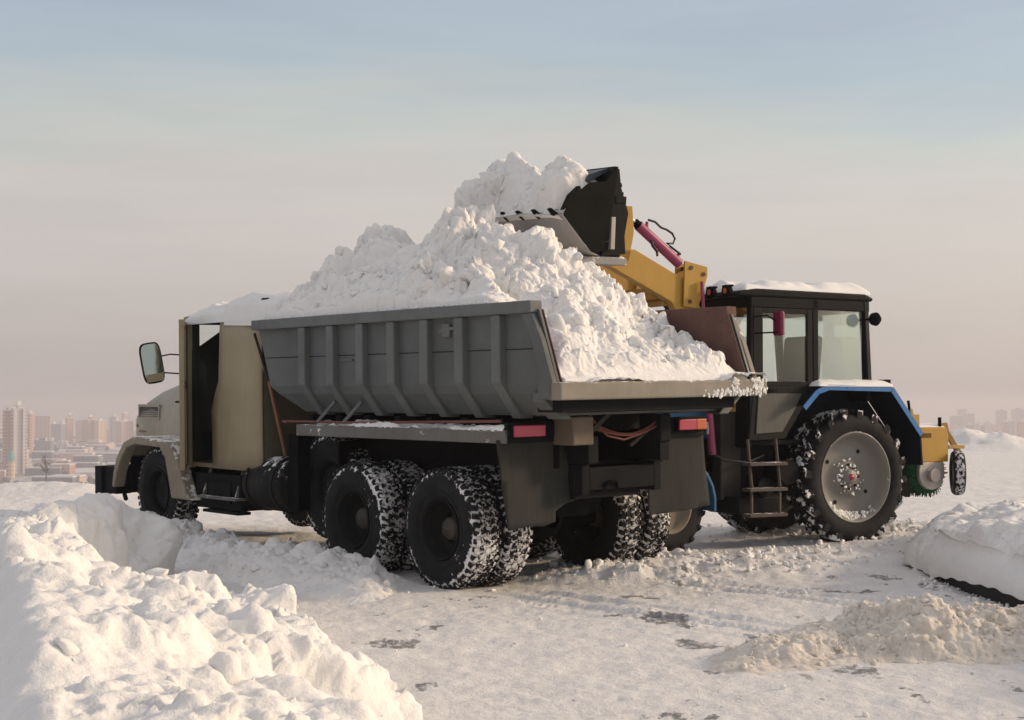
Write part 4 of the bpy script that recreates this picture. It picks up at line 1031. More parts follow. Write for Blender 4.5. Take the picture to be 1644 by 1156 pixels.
# doors
for s in S:
    y0, y1 = sorted((.845 * s, .885 * s)); mb = MB()
    mb.prism([(1.50, 1.93), (.60, 1.93), (.74, 1.70), (1.03, 1.30), (1.58, 1.28)], y0, y1, mi=1)
    for a, b_, c_, d in ((1.36, 1.50, 1.93, 2.86), (.60, .68, 1.93, 2.86), (.68, 1.36, 2.80, 2.86), (.68, 1.36, 1.93, 1.985)): mb.box(a, b_, y0, y1, c_, d)
    mb.prism([(1.44, 1.84), (.78, 1.84), (.88, 1.66), (1.08, 1.38), (1.48, 1.36)], y1 - .002 if s > 0 else y0 - .012, y1 + .012 if s > 0 else y0 + .002, mi=2)
    dr = mb.build('door', ['door_grey', 'door_grey', 'door_low'], TCAB, bevel=.006)
    mb = MB(); mb.box(.68, 1.36, .858 * s, .866 * s, 1.985, 2.80); mb.build('door_window', 'glass', dr)
    mb = MB(); mb.tube([(1.2, .885 * s, 1.88), (1.2, .93 * s, 1.88), (1.32, .93 * s, 1.88)], .014, 6); mb.build('door_handle', 'dark', dr)
    mb = MB(); mb.box(-.22, .50, .836 * s, .844 * s, 1.97, 2.86); mb.build('side_window', 'glass', TCAB)
mb = MB(); mb.box(1.505, 1.515, -.80, .80, 1.9, 2.86); mb.build('windshield', 'glass', TCAB)
mb = MB(); mb.box(-.30, -.29, -.80, .80, 1.97, 2.86); mb.build('rear_window', 'glass', TCAB)
mb = MB(); mb.tube([(-.32, -.05, 2.84), (-.32, -.32, 2.2)], .009, 6); mb.box(-.33, -.31, -.10, 0, 2.78, 2.86); mb.build('wiper', 'dark', TCAB)
mb = MB(); mb.box(.05, .5, -.25, .25, 1.6, 1.75); mb.prism([(.0, 1.7), (.16, 1.7), (.07, 2.58), (-.09, 2.58)], -.30, .30); mb.build('seat', 'seat_dark', TCAB, bevel=.04)
mb = MB(); mb.prism([(1.15, 1.28), (1.5, 1.28), (1.5, 2.12), (1.3, 2.1)], -.35, .35); mb.build('dashboard', 'dark', TCAB, bevel=.02)
mb = MB(); mb.lathe([(0, .2), (.012, .212), (.024, .2), (.012, .19), (0, .2)], 24, axis='z'); mb.tube([(0, 0, 0), (.04, 0, -.4)], .02, 8); mb.bar((-.19, 0, 0), (.19, 0, 0), .025, .015)
o = mb.build('steering_wheel', 'dark', TCAB, loc=(1.1, 0, 2.22)); o.rotation_euler = (0, R(-25), 0)
# work lamps across the roof front
for k in range(6):
    y = .78 - k * .31; mb = MB(); mb.lathe([(-.05, .03), (-.03, .06), (.03, .075), (.04, .07)], 16, axis='x'); mb.lathe([(.045, .035), (.05, .0)], 16, 1, axis='x'); mb.lathe([(.03, .07), (.04, .03)], 16, 0, axis='x'); mb.box(-.02, .02, -.085, .085, .045, .07)
    mb.build('work_lamp', ['dark', 'lens_orange'], TCAB, loc=(1.80, y, 3.05))
for y in (.98,):
    mb = MB(); mb.tube([(-.22, .84 * (1 if y > 0 else -1), 2.76), (-.27, y, 2.76)], .014, 6); mb.lathe([(.0, .045), (.05, .085), (.10, .075), (.11, 0)], 18, c=(-.33, y * 1.06, 2.76), axis='x'); mb.build('rear_lamp', 'dark', TCAB)
mb = MB(); mb.box(1.24, 1.30, .98, 1.15, 2.52, 2.81); o = mb.build('mirror', 'mirror_pink', TCAB, bevel=.025)
mb = MB(); mb.tube([(1.5, .86, 2.75), (1.4, 1.0, 2.76), (1.3, 1.04, 2.7)], .01, 6); mb.build('mirror_arm', 'dark', o)
mb = MB(); mb.tube([(1.5, .86, 2.55), (1.32, 1.1, 2.56)], .01, 6); mb.build('mirror_arm', 'dark', o)
# rear fenders
for s in S:
    out_ = [(.86, 1.70), (.66, 1.89), (.50, 1.945), (-.53, 1.93), (-1.02, 1.36), (-1.05, .95)]
    inn = [(-1.02, .95), (-.99, 1.35), (-.51, 1.90), (.49, 1.915), (.64, 1.865), (.84, 1.69)]
    mb = MB(); mb.prism(out_ + inn, .50 * s, 1.04 * s)
    mb.prism([(.50, 1.90), (-.5, 1.90), (-.96, 1.30), (-.8, 1.3), (-.45, 1.72), (.45, 1.74), (.8, 1.45), (.9, 1.68), (.62, 1.86)], .48 * s, .52 * s, mi=1)
    fd = mb.build('rear_fender', ['fender_under', 'fender_under'], TR, bevel=.004)
    mb = MB(); mb.prism([(.84, 1.69), (.64, 1.865), (.49, 1.915), (-.51, 1.90), (-.99, 1.35), (-1.02, .95), (-.7, .8), (.5, .8), (.95, 1.2)], .44 * s, .49 * s); mb.build('inner_guard', 'fender_under', fd)
    mb = MB()
    def strip(p, q, th=.05):
        mb.bar((p[0], 1.047 * s, p[1]), (q[0], 1.047 * s, q[1]), .012, th)
    for p, q in zip([(.87, 1.665), (.66, 1.862), (.49, 1.915), (-.53, 1.90)], [(.66, 1.862), (.49, 1.915), (-.53, 1.90), (-1.02, 1.33)]): strip(p, q, .065)
    mb.build('fender_edge', 'fender_blue', fd)
mb = MB(); mb.box(-.60, -.52, .80, .95, 1.93, 2.02); mb.tube([(-.5, .85, 1.97), (-.2, .85, 2.0)], .01, 6); mb.build('rear_marker_lamp', 'dark', TR)
# steps
mb = MB()
for u in (1.64, 1.22): mb.tube([(u, .93, 1.30), (u - .02, .98, .75), (u, 1.0, .42)], .022, 8)
for z in (1.02, .72, .42): mb.box(1.14, 1.70, .90, 1.06, z - .03, z + .01)
mb.build('cab_steps', 'step_brown', TR, bevel=.006)
# loader frame
for s in S:
    mb = MB(); mb.box(1.50, 1.80, .47 * s, .63 * s, .58, 1.62); mb.box(1.55, 1.75, .3 * s, .47 * s, .62, .9); mb.build('loader_post', 'post_grey', TR, bevel=.01)
    mb = MB(); mb.prism([(1.44, 1.98), (1.86, 2.05), (1.86, 1.74), (1.76, 1.62), (1.5, 1.62), (1.42, 1.72)], .46 * s, .64 * s); mb.build('loader_bracket', 'yellow', TR, bevel=.01)
    # lift arm: pivot - knee - bucket pin
    y0, y1 = sorted((.44 * s, .56 * s)); mb = MB()
    mb.prism([(1.55, 1.92), (1.72, 1.82), (2.46, 2.91), (3.34, 3.30), (3.38, 3.40), (3.10, 3.50), (2.96, 3.50), (2.34, 3.22), (2.08, 2.95)], y0, y1)
    arm_ = mb.build('lift_arm', 'yellow', TR, bevel=.012)
    mb = MB(); y0, y1 = sorted((.40 * s, .60 * s))
    mb.prism([(2.31, 2.86), (2.29, 3.40), (1.96, 3.34), (1.955, 3.24), (2.10, 2.84)], y0, y0 + .025); mb.prism([(2.31, 2.86), (2.29, 3.40), (1.96, 3.34), (1.955, 3.24), (2.10, 2.84)], y1 - .025, y1)
    kn = mb.build('knee_plate', 'yellow', TR, bevel=.006)
    mb = MB()
    for a, b_ in ((2.2, 3.32), (2.02, 3.25), (2.22, 2.92)): mb.tube([(a, min(y0, y1) - .012, b_), (a, max(y0, y1) + .012, b_)], .025, 10)
    mb.build('pivot_pin', 'step_brown', kn)
    # bucket cylinder
    yc = .5 * s
    mb = MB(); mb.tube([(2.30, yc, 3.37), (2.88, yc, 3.79)], .062, 16); mb.tube([(2.76, yc, 3.74), (2.76, yc, 3.84)], .018, 8); mb.tube([(2.34, yc, 3.42), (2.30, yc, 3.5)], .018, 8)
    cy = mb.build('bucket_cylinder', 'magenta', TR)
    mb = MB(); mb.tube([(2.88, yc, 3.79), (2.93, yc, 3.826)], .05, 12); mb.build('cylinder_gland', 'dark', cy)
    mb = MB(); mb.tube([(2.9, yc, 3.805), (3.08, yc, 3.93)], .024, 10); mb.build('cylinder_rod', 'chrome', cy)
    mb = MB(); hz = yc + .03 * s
    mb.tube([(2.76, hz, 3.86), (2.66, hz, 3.84), (2.58, hz, 3.78), (2.50, hz, 3.76), (2.42, hz, 3.72), (2.38, hz, 3.66), (2.41, hz, 3.60), (2.5, hz, 3.6), (2.44, hz, 3.56), (2.30, hz, 3.48)], .014, 7)
    mb.build('hose', 'hose_black', cy); mb = MB()
    mb.tube([(2.72, hz, 3.63), (2.70, hz, 3.56), (2.64, hz, 3.50), (2.63, hz, 3.44)], .018, 7); mb.build('hose', 'hose_black', cy)
    # lift cylinder
    yl = .64 * s
    mb = MB(); mb.tube([(1.93, yl, 1.12), (2.03, yl, 2.15)], .048, 14); mb.build('lift_cylinder', 'magenta', TR)
    mb = MB(); mb.tube([(2.02, yl, 2.1), (2.07, yl, 3.16)], .022, 10); mb.build('lift_rod', 'magenta', TR)
    mb = MB(); mb.prism([(3.05, 3.36), (3.33, 3.30), (3.12, 4.0), (3.0, 4.0), (2.98, 3.7)], yc - .06, yc - .03); mb.prism([(3.05, 3.36), (3.33, 3.30), (3.12, 4.0), (3.0, 4.0), (2.98, 3.7)], yc + .03, yc + .06)
    mb.tube([(3.05, yc - .07, 3.93), (3.05, yc + .07, 3.93)], .03, 10); mb.build('tilt_link', 'yellow', TR, bevel=.006)
mb = MB(); mb.tube([(2.44, -.45, 2.92), (2.44, .45, 2.92)], .05, 12); mb.box(2.45, 2.65, -.44, .44, 2.95, 3.08); mb.build('arm_crossbar', 'yellow', TR)
mb = MB(); mb.tube([(1.98, .66, 1.15), (1.8, .7, 1.05), (1.5, .75, 1.02), (1.2, .7, 1.1)], .015, 7); mb.build('hose', 'hose_black', TR); mb = MB(); mb.tube([(2.0, .5, 2.1), (2.1, .35, 2.6), (2.4, .3, 2.9)], .014, 7); mb.build('hose', 'hose_black', TR)
# bucket
y0, y1 = -.98, 1.04
outer = [(4.27, 3.84), (4.02, 3.58), (3.90, 3.46), (3.80, 3.43), (3.71, 3.50), (3.66, 3.70), (3.60, 4.10), (3.56, 4.42)]
inner = [(3.60, 4.42), (3.64, 4.10), (3.69, 3.71), (3.74, 3.53), (3.81, 3.465), (3.89, 3.49), (4.0, 3.60), (4.25, 3.86)]
mb = MB(); mb.prism(outer + inner, y0, y1)
BK = mb.build('bucket', 'bucket_black', TR, bevel=.004)
mb = MB(); mb.prism([(4.28, 3.85), (4.275, 3.835), (4.025, 3.572), (3.90, 3.452), (3.84, 3.425), (3.80, 3.422), (3.80, 3.428), (3.90, 3.459), (4.02, 3.579)], y0, y1 + .05); mb.build('bucket_floor', 'bucket_steel', BK)
for y in (y0 - .03, y1):
    mb = MB(); mb.prism([(4.22, 3.80), (4.24, 3.86), (4.18, 3.97), (4.12, 4.06), (3.92, 4.22), (3.72, 4.24), (3.60, 4.38), (3.56, 4.42), (3.60, 4.10), (3.66, 3.70), (3.71, 3.50), (3.80, 3.435), (3.90, 3.465), (4.02, 3.595)], y, y + .03)
    mb.build('side_plate', 'bucket_plain', BK, bevel=.004)
mb = MB(); mb.prism([(3.55, 4.425), (3.85, 4.32), (3.90, 4.25), (3.86, 4.22), (3.62, 4.36), (3.56, 4.34)], y0, y1 - .12); mb.build('top_visor', 'visor_blue', BK, bevel=.006)
for k in range(6):
    y = y0 + .12 + k * (y1 - y0 - .24) / 5
    mb = MB(); mb.prism([(4.20, 3.78), (4.22, 3.85), (4.34, 3.92), (4.36, 3.905), (4.30, 3.84)], y - .03, y + .03); mb.build('tooth', 'bucket_plain', BK, bevel=.004)
mb = MB(); mb.prism([(4.22, 3.93), (4.28, 3.89), (4.20, 4.06), (4.08, 4.17), (4.05, 4.12), (4.16, 4.04)], y1 - .01, y1 + .07); mb.build('side_cutter', 'bucket_plain', BK, bevel=.006)
# quick coupler behind the bucket
mb = MB()
for y in (.98, .60, .36, -.36, -.6, -.92):
    mb.prism([(3.57, 4.40), (3.50, 4.40), (3.47, 4.20), (3.36, 3.92), (3.40, 3.66), (3.38, 3.46), (3.70, 3.42), (3.655, 3.70), (3.59, 4.10)], y - .02, y + .02)
mb.tube([(3.48, -.92, 4.22), (3.48, .98, 4.22)], .035, 10); mb.tube([(3.44, -.92, 3.9), (3.44, .98, 3.9)], .045, 10); mb.box(3.44, 3.66, -.92, .98, 3.42, 3.52); mb.box(3.42, 3.47, -.92, .98, 3.55, 4.15)
for y in (.98, .9): mb.box(3.40, 3.54, y, y + .03, 4.02, 4.1)
mb.build('coupler', 'bucket_black', BK, bevel=.005)
mb = MB(); mb.box(3.56, 3.615, 1.0, 1.05, 3.50, 3.86); mb.build('coupler_plate', 'steel', BK, bevel=.006)
mb = MB(); mb.box(3.36, 3.98, .30, 1.0, 3.33, 3.41); mb.box(3.36, 3.98, -.95, -.3, 3.33, 3.41); mb.box(3.4, 3.6, -.3, .3, 3.335, 3.405); mb.build('coupler_base', 'bucket_steel', BK, bevel=.01)
# snow sitting on the coupler base, roof, fenders (pads)
def pad(name, u0, u1, v0, v1, z, th_, label, seed, M=MK, lay=((.2, .04), (.08, .02)), mat='snow', slope=0.):
    n1, n2 = max(30, int((u1 - u0) / .022)), max(24, int((v1 - v0) / .022))
    def h(x, y):
        P = np.stack([x, y, x * 0 + seed], 1)
        e = np.clip(np.minimum(np.minimum(x - u0, u1 - x), np.minimum(y - v0, v1 - y)) / min(.18, (v1 - v0) * .3), 0, 1)
        return z + slope * (x - u0) + th_ * np.sqrt(e) * (1 + .5 * fbm(P, 1.7, 3, seed)) - .012, .15 + .85 * e
    V, F = snow_field(np.linspace(u0, u1, n1), np.linspace(v0, v1, n2), h, list(lay), seed, None, .006)
    o = mesh_np(name, V, F, mat); o.matrix_world = M; return tag(o, label, 'snow cover')
pad('roof_snow', -.36, 1.62, -.88, .88, 3.075, .15, 'smooth snow layer on the flat black tractor cab roof', 501, lay=((.4, .03),), mat='snow_smooth')
pad('fender_snow', -.56, .66, .53, 1.06, 1.94, .085, 'snow strip on the near rear blue tractor fender', 502, mat='snow_smooth')
pad('fender_snow', -.53, .64, -1.05, -.55, 1.935, .06, 'snow strip on the far rear blue tractor fender behind the cab', 503, mat='snow_smooth')
pad('guard_snow', -2.17, -1.68, -.98, .33, 1.405, .07, 'snow caked on top of the yellow rear brush guard', 505, lay=((.15, .04),))
COUPLER_SNOW = pad('coupler_snow', 3.36, 3.74, .28, .98, 3.41, .05, 'snow crust on the bucket coupler under the black bucket', 504)
# snow in the bucket
def blim(y): return np.interp(y, [-1.35, -1.1, -.8, -.55, -.3, .6, 1.02], [4.55, 4.85, 4.88, 4.68, 4.36, 4.30, 4.26])
def bfloor(x): return np.interp(x, [3.6, 3.75, 4.0, 4.34, 4.7, 5.2], [3.6, 3.55, 3.62, 3.88, 3.62, 3.5])
def bk_h(x, y):
    P = np.stack([x, y, x * 0 + 3], 1)
    # x runs along the tractor (forwards), y across
    pk = np.interp(y, [-1.35, -1.1, -.75, -.45, -.15, .1, .3, .55, .85, 1.02], [3.8, 4.12, 4.46, 4.56, 4.47, 4.30, 4.38, 4.48, 4.34, 4.08])
    uc = np.interp(y, [-1, -.3, .1, .5, 1], [3.98, 4.05, 3.98, 3.98, 3.95])
    d = x - uc
    front = pk - np.clip(d, 0, None) * np.interp(y, [-1, -.4, 0, 1.02], [.85, .9, 1.15, 1.0]); back = pk - np.clip(-d, 0, None) * np.interp(y, [-1, .2, .6, 1], [.75, .75, .55, .5])
    h = np.where(d > 0, front, back)
    floor = np.interp(x, [3.6, 3.75, 4.0, 4.34, 4.7, 5.2], [3.6, 3.55, 3.66, 3.92, 3.80, 3.60])
    e = sstep(blim(y) - .16, blim(y), x); fb = bfloor(x)
    e = np.maximum(e, sstep(-1.22, -1.35, y)); am = np.clip((h - floor) * 6, .1, 1) * (1 - e) * (1 - .85 * sstep(.8, .95, y))
    h = np.maximum(h, floor - .02); h = h * (1 - e) + fb * e
    return h, am
def bk_keep(x, y, z):
    return x < blim(y) + .02
V, F = snow_field(np.linspace(3.62, 5.15, 220), np.linspace(-1.35, 1.03, 300), bk_h, [(.42, .19), (.2, .13), (.10, .06), (.045, .02)], 600, bk_keep, .01)
# underside of the tongue
Vb = V.copy(); fl = np.interp(V[:, 0], [3.6, 3.75, 4.0, 4.34, 4.7, 5.2], [3.6, 3.55, 3.62, 3.88, 3.62, 3.5]); Vb[:, 2] = np.minimum(fl, V[:, 2] - .01)
VV = np.concatenate([V, Vb]); FF = np.concatenate([F, F[:, ::-1] + len(V)])
P_, s_ = scatter_on(V, F, 260, .012, .07, rng)
o = mesh_np('bucket_snow', *join_np((VV, FF), chunk_mesh(P_, s_, 41)), 'snow_load'); o.matrix_world = MK
tag(o, 'heap of snow piled in the raised black loader bucket', 'snow load')
# the whole bucket hangs a little lower on the near side
RB = Matrix.Translation((0, 0, 3.7)) @ Matrix.Rotation(-R(4), 4, 'X') @ Matrix.Translation((0, 0, -3.7))
BK.matrix_local = RB; o.matrix_world = MK @ RB; COUPLER_SNOW.matrix_world = MK @ RB
# rear sweeper
mb = MB(); mb.box(-1.5, -.9, -.35, .35, .5, .75); mb.bar((-.3, 0, .9), (-1.8, .1, 1.0), .12, .12); mb.bar((-.9, .3, 1.3), (-1.9, .3, 1.3), .08, .08); mb.box(-2.2, -1.7, -1.0, .28, 1.05, 1.2); mb.build('sweeper_frame', 'dark', TR, bevel=.01)
mb = MB(); mb.prism([(-1.66, 1.36), (-1.72, 1.41), (-2.16, 1.41), (-2.20, 1.30), (-2.19, .95), (-1.68, .95)], .26, .34); mb.prism([(-1.66, 1.41), (-2.18, 1.41), (-2.18, 1.36), (-1.66, 1.36)], -1.0, .26); mb.build('sweeper_guard', 'yellow', TR, bevel=.01)
mb = MB(); mb.prism([(-1.71, .949), (-2.12, .949), (-2.135, .86), (-2.13, .76), (-2.09, .67), (-2.02, .605), (-1.92, .58), (-1.81, .60), (-1.73, .66), (-1.68, .75), (-1.68, .86)], .27, .33); mb.tube([(-1.9, .33, .78), (-1.9, .40, .78)], .09, 14); mb.build('sweeper_end_cover', 'steel', TR, bevel=.01)
mb = MB(); cb = (-1.92, -.4, .80); n = 90
for k in range(2600):
    a = random.uniform(0, 2 * math.pi); y = random.uniform(-1.15, .26); r0, r1 = .12, random.uniform(.29, .335); da = random.uniform(-.05, .05)
    p = Vector((cb[0] + r0 * math.cos(a), y, cb[2] + r0 * math.sin(a))); q = Vector((cb[0] + r1 * math.cos(a + da), y + random.uniform(-.02, .02), cb[2] + r1 * math.sin(a + da)))
    u = Vector((-math.sin(a), 0, math.cos(a))) * .006; w_ = Vector((0, .006, 0))
    mb.add([p - u, p + w_, p + u, q - u, q + w_, q + u], [(0, 1, 4, 3), (1, 2, 5, 4), (2, 0, 3, 5)])
mb.lathe([(-1.15, .0), (-1.15, .27), (.25, .27), (.25, .0)], 32, c=(cb[0], 0, cb[2])); mb.build('sweeper_brush', 'brush_green', TR)
mb = MB(); mb.bar((-2.05, .2, 1.38), (-2.25, .25, 1.42), .10, .10); mb.bar((-2.2, .25, 1.40), (-2.42, .32, 1.05), .05, .07); mb.box(-2.5, -2.2, .2, .34, 1.12, 1.17); mb.tube([(-2.08, .3, 1.42), (-2.08, .3, 1.54)], .025, 8, 1); mb.build('wheel_bracket', ['yellow_dirty', 'dark'], TR, bevel=.006)
mb = MB(); mb.bar((-1.55, .3, 1.65), (-1.6, .3, 1.45), .05, .05); mb.box(-1.68, -1.52, .2, .34, 1.42, 1.58); mb.tube([(-1.55, .3, 1.58), (-1.52, .3, 1.76)], .02, 8, 1); mb.build('hydraulic_motor', ['yellow_dirty', 'dark'], TR, bevel=.006)
mb = MB(); mb.lathe([(.03, .16), (.05, .17), (.02, .08), (.03, 0)], 20); mb.lathe([(-.03, .16), (-.05, .17), (-.02, 0)], 20)
gw = mb.build('gauge_wheel', 'rim_grey', TR, loc=(-2.36, .34, .80)); gw.rotation_euler = (0, 0, R(52))
mb = MB(); mb.lathe([(.05, .16), (.08, .2), (.075, .27), (.04, .30), (-.04, .30), (-.075, .27), (-.08, .2), (-.05, .16)], 30); mb.build('tyre', 'tread_rubber_small', gw) if 'tread_rubber_small' in MATS else None
tyremat('gauge_rubber', .24, .30, .03, 22)
if not gw.children: mb.build('tyre', 'gauge_rubber', gw)

# ---------------------------------------------------------------- city in the valley
def bmat(name, wall, win, sx, sz, dens=.5):
    m, t, b = nodemat(name)
    c = N(t, 'ShaderNodeTexCoord'); mp_ = N(t, 'ShaderNodeMapping'); t.links.new(c.outputs['Object'], mp_.inputs[0])
    sp_ = N(t, 'ShaderNodeSeparateXYZ'); t.links.new(c.outputs['Object'], sp_.inputs[0])
    hx = mul(t, sp_.outputs[0], sp_.outputs[1], 'ADD')
    fx = mul(t, mul(t, hx, 1 / sx), 1., 'MULTIPLY'); fz = mul(t, sp_.outputs[2], 1 / sz)
    def cell(v, a):
        n = N(t, 'ShaderNodeMath', operation='FRACT'); t.links.new(v, n.inputs[0])
        g = N(t, 'ShaderNodeMath', operation='GREATER_THAN'); t.links.new(n.outputs[0], g.inputs[0]); g.inputs[1].default_value = a; return g.outputs[0]
    f = mul(t, cell(fx, 1 - dens), cell(fz, .5))
    n1 = noise(t, .05, 4, c.outputs['Object'])
    wl = mix(t, thr(t, n1, .35, .7), (*wall, 1), tuple(x * .82 for x in wall) + (1,))
    t.links.new(mix(t, f, wl, (*win, 1)), b.inputs['Base Color']); b.inputs['Roughness'].default_value = .7
bmat('wall_pink', (.62, .36, .27), (.22, .16, .15), 6, 3.2); bmat('wall_cream', (.75, .55, .38), (.3, .22, .18), 7, 3.2, .45)
bmat('wall_grey', (.20, .21, .25), (.10, .11, .13), 5, 3.2); bmat('wall_white', (.66, .60, .58), (.25, .24, .27), 8, 3.2, .4); bmat('wall_blue', (.16, .22, .30), (.08, .1, .13), 5, 3.4)
simple('roof_snowy', (.8, .78, .76), .8); simple('teal_roof', (.12, .32, .30), .6); simple('plain_tan', (.6, .45, .36), .8); simple('tower_light', (.9, .85, .5), .5)
def px(x0, x1, yt, yb, D):
    return ((x0 - 822) / 2450 * D, (x1 - 822) / 2450 * D, 1.657 - (yt - 651) / 2450 * D, 1.657 - (yb - 651) / 2450 * D)
def building(x0, x1, yt, yb, D, mat, label, cat='building', kind='slab', group='distant city buildings', rot=0., roofm='roof_snowy', depth=None):
    if D < 3000: D = min(3200, 2450 * 61 / (yb - 651))
    a, b_, zt, zb = px(x0, x1, yt, yb, D); w_ = b_ - a; zb = min(zb, -50) - 8; h = zt - zb
    dp = depth or max(14, min(w_ * .7, 40))
    if rot > .5: w_ /= math.cos(rot) + .6 * math.sin(rot); dp = .6 * w_
    mb = MB()
    if kind == 'slab': mb.box(-w_ / 2, w_ / 2, 0, dp, 0, h)
    elif kind == 'tower':                                   # stepped body with recessed bays
        for k in range(3):
            c0 = -w_ / 2 + k * w_ / 3 + (.04 * w_ if k else 0); mb.box(c0, c0 + w_ / 3 - .04 * w_, 0 if k != 1 else 2.5, dp - (k % 2) * 2, 0, h - (0 if k == 1 else h * .04))
        mb.box(-w_ * .46, w_ * .46, 3.5, dp - 3, 0, h * .96)
    elif kind == 'step':
        mb.box(-w_ / 2, 0, 0, dp, 0, h * .93); mb.box(0.01, w_ / 2, 1.5, dp + 1.5, 0, h)
    elif kind == 'low':
        mb.box(-w_ / 2, w_ / 2, 0, dp, 0, h); mb.box(-w_ * .3, w_ * .1, 4, dp * .7, h, h + 4)
    ob = mb.build('apartment_building' if cat == 'building' else cat.replace(' ', '_'), mat)
    ob.location = ((a + b_) / 2, D, zb); ob.rotation_euler = (0, 0, rot)
    tag(ob, label, cat, group)
    mb = MB(); mb.box(-w_ * .47, w_ * .47, 1, dp - 1, h + .02, h + 1.1) if kind in ('slab', 'low') and False else mb.box(-w_ * .18, w_ * .14, dp * .3, dp * .6, h + .05, h + 4.2)
    mb.build('roof_house', roofm, ob)
    if kind != 'low':
        mb = MB(); mb.box(-w_ * .49, w_ * .49, .3 if kind != 'tower' else 4, dp - (.3 if kind != 'tower' else 4), h * (.96 if kind == 'tower' else .93 if kind == 'step' else 1) + .03, h * (.96 if kind == 'tower' else .93 if kind == 'step' else 1) + 1.0); mb.build('roof', 'roof_snowy', ob)
    return ob
B = [
 (7, 20, 655, 757, 1500, 'wall_pink', 'left tower of the tall pink pair at the far left edge', 'tower', 0.8),
 (21, 46, 651, 757, 1520, 'wall_white', 'tallest pale tower with dark stripes at the far left', 'tower', 0.7),
 (47, 56, 664, 735, 1700, 'wall_pink', 'narrow pink block right against the tallest pale tower', 'slab', .9),
 (57, 80, 668, 712, 2100, 'wall_pink', 'faint pink block behind the long grey slab', 'slab', .2),
 (58, 99, 681, 708, 1800, 'wall_grey', 'long low grey slab block in the left skyline', 'slab', .0),
 (99, 108, 678, 705, 1780, 'wall_cream', 'bright cream end block joined to the grey slab', 'slab', 1.1),
 (108, 121, 667, 716, 1900, 'wall_pink', 'slim pink stepped tower between grey slab and cream blocks', 'step', .8),
 (126, 143, 675, 713, 1850, 'wall_cream', 'left block of the bright peach trio', 'slab', .95),
 (139, 158, 670, 713, 1950, 'wall_pink', 'middle and tallest block of the bright peach trio', 'step', .85),
 (156, 174, 676, 713, 1860, 'wall_cream', 'right block of the bright peach trio', 'slab', 1.0),
 (128, 176, 711, 722, 1500, 'plain_tan', 'long sunlit low hall below the peach trio', 'low', .0),
 (175, 187, 668, 716, 2000, 'wall_white', 'thin pale grey tower right of the peach trio', 'tower', .0),
 (186, 199, 680, 715, 2050, 'wall_grey', 'small grey block between thin pale tower and truck hood', 'slab', 0),
 (193, 218, 677, 716, 1850, 'wall_pink', 'broad pink block nearest the truck hood', 'slab', .9),
 (198, 210, 664, 700, 2100, 'wall_pink', 'reddish topped tower behind the broad pink block', 'slab', .9),
 (57, 82, 708, 727, 1450, 'wall_grey', 'low dark grey block under the long grey slab', 'low', 0),
 (86, 108, 712, 724, 1500, 'wall_white', 'low whitish block in front of the grey slab', 'low', .1),
 (-4, 9, 717, 738, 1250, 'wall_blue', 'blue grey block cut by the left photo edge', 'low', 0),
 (0, 41, 741, 756, 1150, 'wall_cream', 'low pink cream row of houses at the left edge', 'low', .05),
 (218, 240, 672, 716, 1900, 'wall_white', 'white slab block behind the truck hood', 'slab', .1),
]
for x0, x1, yt, yb, D, mt, lb, kd, ro in B: building(x0, x1, yt, yb, D, mt, lb, kind=kd, rot=ro)
mb = MB(); mb.lathe([(0, 12), (3, 11.5), (6, 9), (8, 5), (8.7, 0)], 24, axis='z'); mb.lathe([(-14, 12), (0, 12)], 24, 1, axis='z')
o = mb.build('domed_hall', ['teal_roof', 'wall_cream']); a, b_, zt, zb = px(12, 25, 724, 738, 1200); o.location = ((a + b_) / 2, 1200, zt - 8); o.scale = (.28, .28, 1); tag(o, 'round hall with green teal domed roof at the far left', 'building')
mb = MB(); mb.box(-3, 3, -1, 1, 0, 8); o = mb.build('rooftop_sign', 'tower_light'); a, b_, zt, zb = px(27, 33, 650, 660, 1515); o.location = ((a + b_) / 2, 1512, zt - 5.5); tag(o, 'yellowish rooftop sign board on the tallest pale tower', 'sign')
BR = [
 (1528, 1545, 668, 706, 3300, 'wall_grey', 'faint blue grey block just right of the sweeper wheel', 'slab'),
 (1540, 1552, 657, 706, 3800, 'wall_blue', 'faintest tall hazy tower behind the snow mound', 'slab'),
 (1549, 1564, 664, 706, 3500, 'wall_grey', 'hazy grey tower with flat top above the mound', 'slab'),
 (1526, 1546, 686, 696, 2200, 'wall_pink', 'long low pinkish hall left of the snow mound', 'low'),
 (1553, 1562, 682, 705, 2300, 'wall_blue', 'narrow blue slab above the left flank of the mound', 'slab'),
 (1565, 1574, 680, 705, 2350, 'wall_white', 'narrow white slab directly above the mound top', 'slab'),
 (1572, 1580, 683, 705, 2300, 'wall_grey', 'narrow grey slab above the mound peak', 'slab'),
 (1582, 1592, 677, 700, 2500, 'wall_white', 'pale stepped block right of the mound peak', 'step'),
 (1588, 1608, 684, 694, 2400, 'wall_pink', 'pink low block in the right skyline', 'low'),
 (1595, 1608, 695, 708, 1900, 'wall_blue', 'small dark blue box building low in the right skyline', 'low'),
 (1600, 1616, 657, 706, 3600, 'wall_blue', 'hazy blue tower left of the farthest right one', 'tower'),
 (1610, 1620, 678, 712, 2200, 'wall_pink', 'pink slab with pale sides in the right group', 'slab'),
 (1617, 1622, 679, 711, 2150, 'wall_grey', 'thin dark window strip tower in the right group', 'slab'),
 (1623, 1632, 676, 713, 2200, 'wall_white', 'white slab between two dark strips at right', 'slab'),
 (1632, 1637, 679, 713, 2150, 'wall_grey', 'second thin dark slab nearest the right edge', 'slab'),
 (1638, 1652, 677, 714, 2200, 'wall_pink', 'pink slab cut by the right photo edge', 'slab'),
 (1627, 1645, 655, 706, 3700, 'wall_blue', 'hazy blue tower at the right photo edge', 'tower'),
]
